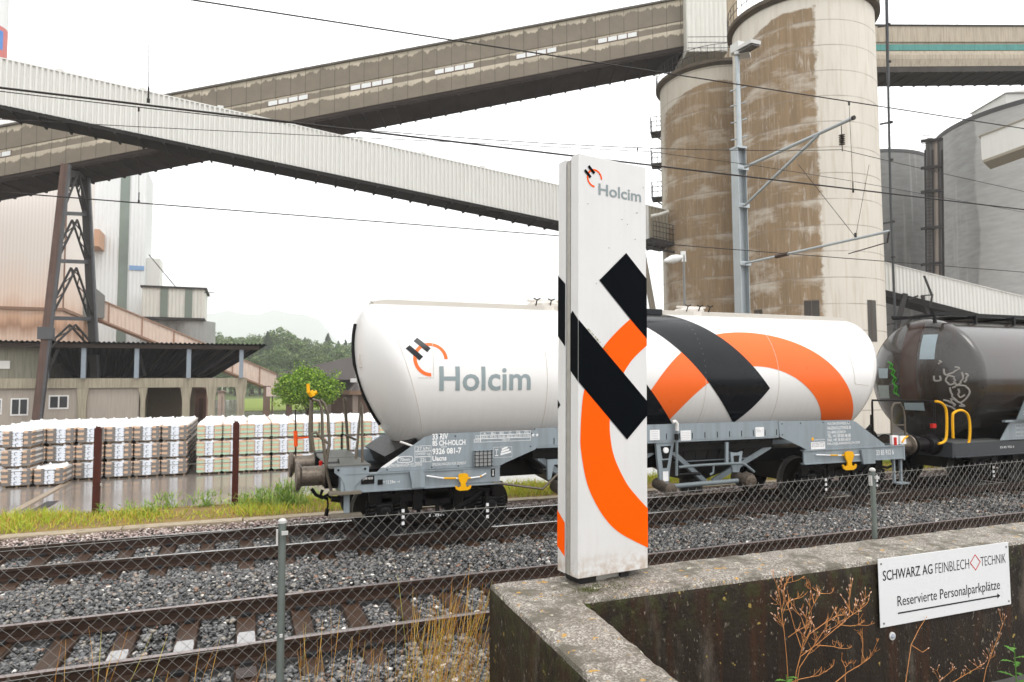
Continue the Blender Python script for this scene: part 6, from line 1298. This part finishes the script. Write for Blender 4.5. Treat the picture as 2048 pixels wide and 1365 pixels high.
# ---- pink dusted hall, chimney
HY = 78.0
def hall_mat():
    mt, t, bs = newmat('hall_dusty'); v = coord(t); s = N(t,'SeparateXYZ'); lk(t, v, s.inputs[0]); zc = math_(t,'ADD', s.outputs['Z'], math_(t,'MULTIPLY', noise(t, coord(t,1,1,.12), .7, 5), 3.5))
    c = ramp(t, math_(t,'MULTIPLY', zc, 1/32), [(.0,(.62,.46,.36)),(.30,(.66,.48,.37)),(.335,(.38,.22,.14)),(.36,(.62,.38,.25)),(.43,(.80,.63,.52)),(.56,(.84,.76,.70)),(1,(.85,.81,.77))])
    wv = N(t,'TexWave', bands_direction='X'); wv.inputs['Scale'].default_value = 1.1; lk(t, v, wv.inputs['Vector']); c = mix(t, .10, c, wv.outputs['Color'], 'MULTIPLY'); lk(t, c, bs.inputs['Base Color']); bs.inputs['Roughness'].default_value = .7
    return mt
x1 = at(127,600,HY).x; HL = Thing('storage_hall', (x1-12, HY, YARD_Z), 'large pinkish clad hall with orange dust stains behind the trestle', 'building'); zt_ = at(60,205,HY).z; mb = MB(); mb.box(x1-40, x1, HY, HY+13, YARD_Z, zt_); HL.part('wall', mb, hall_mat()); mb = MB(); zc_ = at(60,618,HY).z; mb.box(x1-40, x1+.2, HY-.2, HY+13.2, zc_-.15, zc_+.15); mb.box(x1-.06, x1+.06, HY-.06, HY+.06, zc_, zt_); HL.part('cornice', mb, M('cornice_brown',(.26,.16,.11),.7))
CHp = at_d(-38, 300, 150); mb = MB(); r_ = 36*150/1365; CH = Thing('chimney', (CHp.x, CHp.y, YARD_Z), 'tall chimney with red and blue bands cut off by the left edge', 'chimney'); zb0, zb1, zb2 = at_d(0,140,150).z, at_d(0,88,150).z, at_d(0,40,150).z
mb.lathe([(r_,0),(r_,zb0)], (CHp.x,CHp.y,YARD_Z), n=32); mb.lathe([(r_,zb0),(r_,zb2)], (CHp.x,CHp.y,YARD_Z), n=32, m=1, caps=False); mb.lathe([(r_,zb2),(r_*.97,zb2+30)], (CHp.x,CHp.y,YARD_Z), n=32, m=0); CH.part('stack', mb, [M('stack_white',(.66,.66,.66),.6), M('stack_red',(.52,.14,.13),.6)], smooth=True)
mb = MB(); nn = 14; dd = (CO-CHp); a0 = math.atan2(dd.y, dd.x); mb.add([(CHp.x+(r_+.05)*math.cos(a0+q), CHp.y+(r_+.05)*math.sin(a0+q), z+YARD_Z) for z in (zb1,zb2-1) for q in np.linspace(-1.2,.86,nn)], [(i,i+1,nn+i+1,nn+i) for i in range(nn-1)]); CH.part('blue_panel', mb, M('stack_blue',(.06,.20,.52),.6))
# ---- white tower block, silo block, pink conveyor
TY = 112.0; xa_, xb_ = at(183,600,TY).x, at(287,600,TY).x; zt_ = at(285,338,TY).z; TB = Thing('clad_tower', ((xa_+xb_)/2, TY, YARD_Z), 'tall pale clad tower block with a dark green vertical stripe', 'building'); mb = MB(); corrugated(mb, xa_, xb_, zt_-YARD_Z, 0, .5, .06, TY-.02, 0, zt_); mb.box(xa_, xb_, TY, TY+7.5, YARD_Z, zt_); TB.part('wall', mb, M('cladding_grey_white',(.68,.69,.685),.6,0,.05,.2,0,60,.12), fix=False)
mb = MB(); s0, s1 = at(238,500,TY).x, at(257,500,TY).x; mb.box(s0, s1, TY-.16, TY-.09, YARD_Z, zt_); mb2 = MB(); mb2.box(at(259,530,TY).x, xb_, TY-.16, TY-.09, at(270,541,TY).z, at(270,532,TY).z); TB.part('stripe', mb, M('stripe_green',(.19,.225,.195),.6,0,.25,.3)); TB.part('stripe', mb2, M('stripe_blue',(.20,.33,.52),.6)); mb = MB(); mb.box(xa_, at(210,480,TY).x, TY-4, TY-.1, at(200,503,TY).z, at(200,470,TY).z); TB.part('balcony', mb, M('balcony_pink',(.50,.30,.20),.7)); mb = MB(); mb.box(xb_+.02, xb_+1.8, TY+2, TY+6, YARD_Z, at(300,512,TY).z); TB.part('annex', mb, M_white)
SY = 104.0; xa_, xb_ = at(284,600,SY).x, at(409,600,SY).x; zt_, zb_ = at(340,577,SY).z, at(340,635,SY).z; SB = Thing('silo_block', ((xa_+xb_)/2, SY, YARD_Z), 'white box house with two green stripes on top of small round silos', 'building'); mb = MB(); corrugated(mb, xa_, xb_, zt_-zb_, 0, .45, .05, SY-.02, 0, zt_); mb.box(xa_, xb_, SY, SY+8, zb_, zt_); SB.part('wall', mb, M_clad, fix=False)
for p0_, p1_ in ((321,336),(370,385)): mb = MB(); mb.box(at(p0_,600,SY).x, at(p1_,600,SY).x, SY-.14, SY-.08, zb_, zt_); SB.part('stripe', mb, M('stripe_dark_green',(.18,.21,.18),.6))
mb = MB(); mb.box(xa_-.2, xb_+.3, SY-.3, SY+8.2, zt_, zt_+.25); mb.box(xa_, xb_+.1, SY-.15, SY+8, zb_-.35, zb_-.01); mb.beam(at(409,586,SY), at(429,586,SY), .1, .1); mb.beam(at(298,510,SY+2), at(352,575,SY+2), .12, .12); SB.part('trim', mb, M_dksteel)
for pc, rr in ((312,2.3),(348,2.0),(384,2.9)): x = at(pc,650,SY).x; mb = MB(); mb.lathe([(rr,YARD_Z),(rr,zb_-.36)], (x,SY+3,0), n=28); SB.part('silo_barrel', mb, M('silo_grey_small',(.30,.30,.29),.7,0,.15,.4,0,60,.3), smooth=True)
P0, P1 = at_d(186,595,76), at_d(585,763,90); a, nrm, ln, sl, ang = local_frame(P0, P1); G = LThing('conveyor_gallery', P0, ang, 'pink dusty conveyor sloping down behind the shed roof towards the round tree', 'conveyor'); mb = MB(); corrugated(mb, 0, ln, 2.05, sl, .4, .03); skew_box(mb, 0, ln, .03, 2, -2.05, 0, sl)
for i in range(9): x = 1.5+i*3.4; skew_box(mb, x, x+.16, -.08, -.04, -2.05, 0, sl, 1)
G.part('cladding', mb, [M('cladding_pink',(.70,.56,.47),.65,0,.1,.4,0,60,.3), M('rib_brown',(.36,.22,.15),.7)], fix=False); mb = MB(); skew_box(mb, 0, ln, -.15, 2.1, 0, .16, sl); skew_box(mb, 0, ln, -.05, 2.1, -2.25, -2.05, sl); G.part('roof', mb, M('roof_pink_brown',(.33,.21,.15),.7))
mb = MB(); mb.prism([(0,0),(1.3,1.1),(2.6,0),(2.6,-2.5),(0,-2.5)], (-1.5,-.5,.2), EX, EZ, 3); G.part('transfer_hood', mb, M('hood_grey',(.20,.20,.19),.7))
# ---- polygonal roof building, hut, board
RYB = 88.0; c = at(800,780,RYB); ze = at(700,781,RYB).z; za_ = at(800,655,RYB).z; RB = Thing('round_house', (c.x, c.y, YARD_Z), 'brown house under a wide grey many sided roof behind the round tree', 'building'); rr = c.x-at(640,780,RYB).x
def octo(r, z, k=10): return [(c.x+r*math.cos(2*math.pi*(i+.2)/k), c.y+r*math.sin(2*math.pi*(i+.2)/k), z) for i in range(k)]
mb = MB(); mb.loft([octo(rr, ze), octo(rr*.02, za_)], 0, True); R0 = octo(rr*1.003, ze+.05); R1_ = octo(rr*.02, za_+.1)
for p_, q_ in zip(R0, R1_): mb.beam(p_, q_, .3, .15, 1)
mb.loft([octo(rr*1.01, ze-.45), octo(rr*1.01, ze+.02)], 2); RB.part('roof', mb, [M('roof_slate',(.17,.155,.15),.75,0,.15,.4), M('ridge_light',(.30,.28,.26),.7), M('fascia_brown',(.27,.18,.12),.7)]); mb = MB(); mb.loft([octo(rr*.9, YARD_Z), octo(rr*.9, ze-.4)])
for i, p_ in enumerate(octo(rr*.905, YARD_Z)): mb.box(p_[0]-.3, p_[0]+.3, p_[1]-.3, p_[1]+.3, YARD_Z, ze-.45, 1)
RB.part('wall', mb, [M('wall_timber_brown',(.17,.115,.085),.8,0,.3,1), M('pillar_pale',(.40,.33,.28),.8)])
p0_, p1_ = at(560,746,80), at(700,708,80); mb = MB(); zE = at(600,760,80).z; mb.prism([(p0_.x,zE),(at(720,760,80).x,zE),(at(720,708,80).x,p1_.z-.15),(p0_.x,p0_.z)], (0,80,0), EX, EZ, 9); one('wing_roof', mb, M('roof_slate',(.17,.155,.15)), 'low grey pitched roof wing beside the many sided roof', 'roof'); 
G = Thing('notice_board', at(545,812,55), 'pale board on a post beside the round tree', 'sign'); mb = MB(); a_, b_ = at(533,774,55), at(557,793,55); mb.box(a_.x, b_.x, 55, 55.05, b_.z, a_.z); G.part('board', mb, M('board_pale',(.58,.46,.42),.6)); mb = MB(); xm = (a_.x+b_.x)/2; mb.box(xm-.05, xm+.05, 55.06, 55.16, YARD_Z, b_.z+.3); G.part('post', mb, M_rsteel)
for pa, pb, ya, yb_, D_, nm, lab, col_ in ((527,540,775,818,57,'gate_pillar','brown pillar left of the pale board',(.17,.12,.09)), (573,584,794,822,56,'gate_pillar','dark brown pillar under the round tree',(.12,.08,.065)), (382,412,780,826,75,'timber_shed','reddish timber shed seen through the open bay',(.22,.12,.085)), (436,448,784,810,90,'hut','small pale hut seen through the open bay',(.45,.36,.30))):
    a_, b_ = at(pa,ya,D_), at(pb,yb_,D_); mb = MB(); w_ = b_.x-a_.x
    if nm in ('hut','timber_shed'): mb.box(a_.x, b_.x, D_, D_+4, YARD_Z, a_.z); mb.prism([(a_.x-.2,a_.z),(b_.x+.2,a_.z),((a_.x+b_.x)/2,a_.z+w_*.3)], (0,D_-.2,0), EX, EZ, 4.4, 1); mb.box(a_.x+w_*.55,a_.x+w_*.8,D_-.03,D_,YARD_Z,YARD_Z+2,1)
    else: mb.box(a_.x, b_.x, D_, D_+.5, YARD_Z, a_.z); mb.box(a_.x-.05, b_.x+.05, D_-.05, D_+.55, a_.z, a_.z+.1, 1); mb.box(a_.x-.06, b_.x+.06, D_-.06, D_+.56, YARD_Z, YARD_Z+.3, 1)
    one(nm, mb, [M(nm+'_'+lab.split()[0], col_, .8, 0, .2, 1), M(nm+'_trim', sc_(col_,.6), .8)], lab, 'shed' if nm=='timber_shed' else ('hut' if nm=='hut' else 'pillar'))
sheet('lawn', [(92,-.86),(170,-.86)], at(486,815,100).x, at(700,815,100).x, M('lawn_green',(.17,.22,.04),.9,0,.3,.4))
# ================================================================== TREES, HILL
M_leafF = leaf_mat('wood_leaf', [(0,(.045,.085,.028)),(.5,(.10,.165,.052)),(.85,(.18,.24,.085)),(1,(.26,.30,.12))], .2); M_leafD = leaf_mat('conifer_needle', [(0,(.035,.065,.030)),(1,(.085,.12,.055))], .1); M_leafB = leaf_mat('round_tree_leaf', [(0,(.045,.10,.012)),(.45,(.14,.27,.025)),(.8,(.27,.43,.045)),(1,(.42,.55,.09))], .3); M_bark = M('bark', (.07,.055,.04), .9, 0, .3, 4)
def leaves(centers, radii, per, size, flat=.75):
    k = len(centers); ci = np.repeat(np.arange(k), per); n = len(ci); d = RNG.normal(size=(n,3)); d /= np.linalg.norm(d,axis=1)[:,None]
    p = np.array(centers)[ci] + d*np.array(radii)[ci][:,None]*(RNG.uniform(.35,1,n)**.5)[:,None]*np.array([1,1,flat])
    nv = d*.6+RNG.normal(size=(n,3))*.6; nv /= np.linalg.norm(nv,axis=1)[:,None]; u = np.cross(nv, RNG.normal(size=(n,3))); u /= np.linalg.norm(u,axis=1)[:,None]; w2 = np.cross(nv,u); s = (size*RNG.uniform(.6,1.3,n))[:,None]
    V = np.stack([p-u*s, p-w2*s*.55, p+u*s, p+w2*s*.55],1).reshape(-1,3); return V, np.arange(n*4).reshape(-1,4)
def make_tree(name, label, cat, base, hgt, wid, nclump, per, size, mat, group=None, trunk_h=.3, conifer=False, ball=False):
    T = Thing(name, base, label, cat, group); b = np.array(base); cs, rs = [], []
    if conifer:
        for i in range(nclump): u = i/nclump; r = wid*(1-u)**.85*.5; a = RNG.uniform(0,6.28); cs.append(b+[r*math.cos(a)*.75, r*math.sin(a)*.75, hgt*(.10+.90*u)]); rs.append(max(.10, r*.42))
    else:
        for i in range(nclump):
            d = RNG.normal(size=3); d /= np.linalg.norm(d); q = RNG.uniform(.45,1)**.6; lob = 1+.22*math.sin(3*math.atan2(d[1],d[0])+hgt)+.15*RNG.normal()
            if ball: lob = 1+.12*RNG.normal()
            cz = hgt*(trunk_h+(1-trunk_h)*.5); cs.append(b+[d[0]*wid/2*q*lob*.8, d[1]*wid/2*q*lob*.8, cz+d[2]*hgt*(1-trunk_h)*.5*q*lob*.82]); rs.append(wid*(.10 if ball else RNG.uniform(.09,.17)))
    V, Fc = leaves(cs, rs, per, size); o = np_mesh('crown', V-b, Fc, mat); o.parent = T.e
    mb = MB(); p = Vector(base); kt = .35 if conifer else 1.0; mb.tube([p-EZ*.3, p+EZ*hgt*.3, p+Vector((0 if conifer else .02*hgt,0,hgt*.6)), p+EZ*hgt*(.75 if not conifer else .95)], [hgt*.028*kt, hgt*.022*kt, hgt*.012*kt, hgt*.003*kt], 8)
    for i in range(0 if conifer else 7): c_ = Vector(cs[RNG.integers(len(cs))]); s0_ = p+EZ*hgt*RNG.uniform(.28,.6); mb.tube([s0_, s0_.lerp(c_,.5)+EZ*hgt*.03, c_], [hgt*.011, hgt*.007, hgt*.002], 5)
    T.part('trunk', mb, M_bark); return T.e
c = at(615,772,46); make_tree('round_tree', 'bright green round clipped tree with a dense crown in the yard', 'tree', (c.x, c.y, YARD_Z), c.z+1.35-YARD_Z, 4.7, 230, 46, .085, M_leafB, None, .36, False, True)
protoT = [make_tree('broadleaf_tree', 'broadleaf tree in the misty wood behind the yard', 'tree', (0,0,-200), 15, 10, 130, 50, .30, M_leafF, 'trees of the wood behind the yard', .12), make_tree('broadleaf_tree', 'broadleaf tree in the misty wood behind the yard', 'tree', (0,0,-200), 16, 9, 120, 50, .30, M_leafF, 'trees of the wood behind the yard', .10)]
protoC = make_tree('spruce_tree', 'dark pointed spruce rising above the misty wood', 'tree', (0,0,-200), 16, 8.5, 260, 40, .17, M_leafD, 'spruces above the wood', .1, True)
used = {}
def place_tree(pr, px, pytop, d, hn):
    d *= 1.9; o = pr if pr.name not in used else copy_tree(pr); used[pr.name] = 1; p = at_d(px, 768, d); zt = at_d(px, pytop, d).z; s = (zt-YARD_Z)/hn; o.location = (p.x, p.y, YARD_Z); o.scale = (s*random.uniform(.9,1.15),)*2+(s,); o.rotation_euler = (0,0,random.uniform(0,6.28))
for i, (px, py, d) in enumerate([(415,668,135),(438,660,140),(462,672,130),(487,664,138),(505,676,126),(540,658,132),(566,652,128),(585,672,124),(606,688,130),(630,684,122),(655,680,128),(680,690,120),(702,684,126),(725,690,132),(470,700,112),(520,704,110),(555,690,112),(595,700,114),(640,706,110),(690,708,112),(430,690,118),(500,735,104),(545,730,106),(760,690,130),(800,695,132),(470,740,103),(612,676,150),(575,664,150),(450,676,150)]):
    place_tree(protoT[i % 2], px, py, d, 15 if i % 2 == 0 else 16)
for px, py, d in ((534,656,118),(609,668,150),(655,660,152),(676,675,150),(690,673,155),(593,680,148),(707,680,150)): place_tree(protoC, px, py+7, d, 16)
xs = np.linspace(-1, 1, 60); mb = MB(); rows = []
for j, (dd, hk) in enumerate(((3500,.0),(3750,.55),(4000,1.0),(4300,.9),(4700,0))):
    row = []
    for u in xs:
        px = 530+u*900; base_ = at_d(px, 768, dd); hpx = 148*math.exp(-((px-400)/170)**2)+118*math.exp(-((px-590)/90)**2)*.9+60*math.exp(-((px-900)/300)**2)+70*math.exp(-((px+200)/300)**2); hpx = min(hpx,150)+4*math.sin(px*.06)+3*math.sin(px*.13)
        row.append((base_.x, base_.y, -1.2+hk*hpx*4000/1365*.96+random.uniform(0,1.5)*hk))
    rows.append(row)
n_ = len(xs); mb.add([p for r in rows for p in r], [(j*n_+i, j*n_+i+1, (j+1)*n_+i+1, (j+1)*n_+i) for j in range(len(rows)-1) for i in range(n_-1)]); one('hill', mb, M('hill_forest', (.05,.075,.04), .9, 0, .4, .02), kind='structure', smooth=True)
# ================================================================== RAINY AIR
mt = bpy.data.materials.new('haze'); mt.use_nodes = True; t = mt.node_tree; t.nodes.remove(t.nodes['Principled BSDF']); pv = t.nodes.new('ShaderNodeVolumePrincipled'); pv.inputs['Color'].default_value = (.97,.98,1,1); pv.inputs['Density'].default_value = 0.0004; t.links.new(pv.outputs[0], t.nodes['Material Output'].inputs['Volume'])
mb = MB(); mb.box(-4600, 7600, -110, 6600, -2.4, 580); one('haze', mb, mt, kind='stuff')
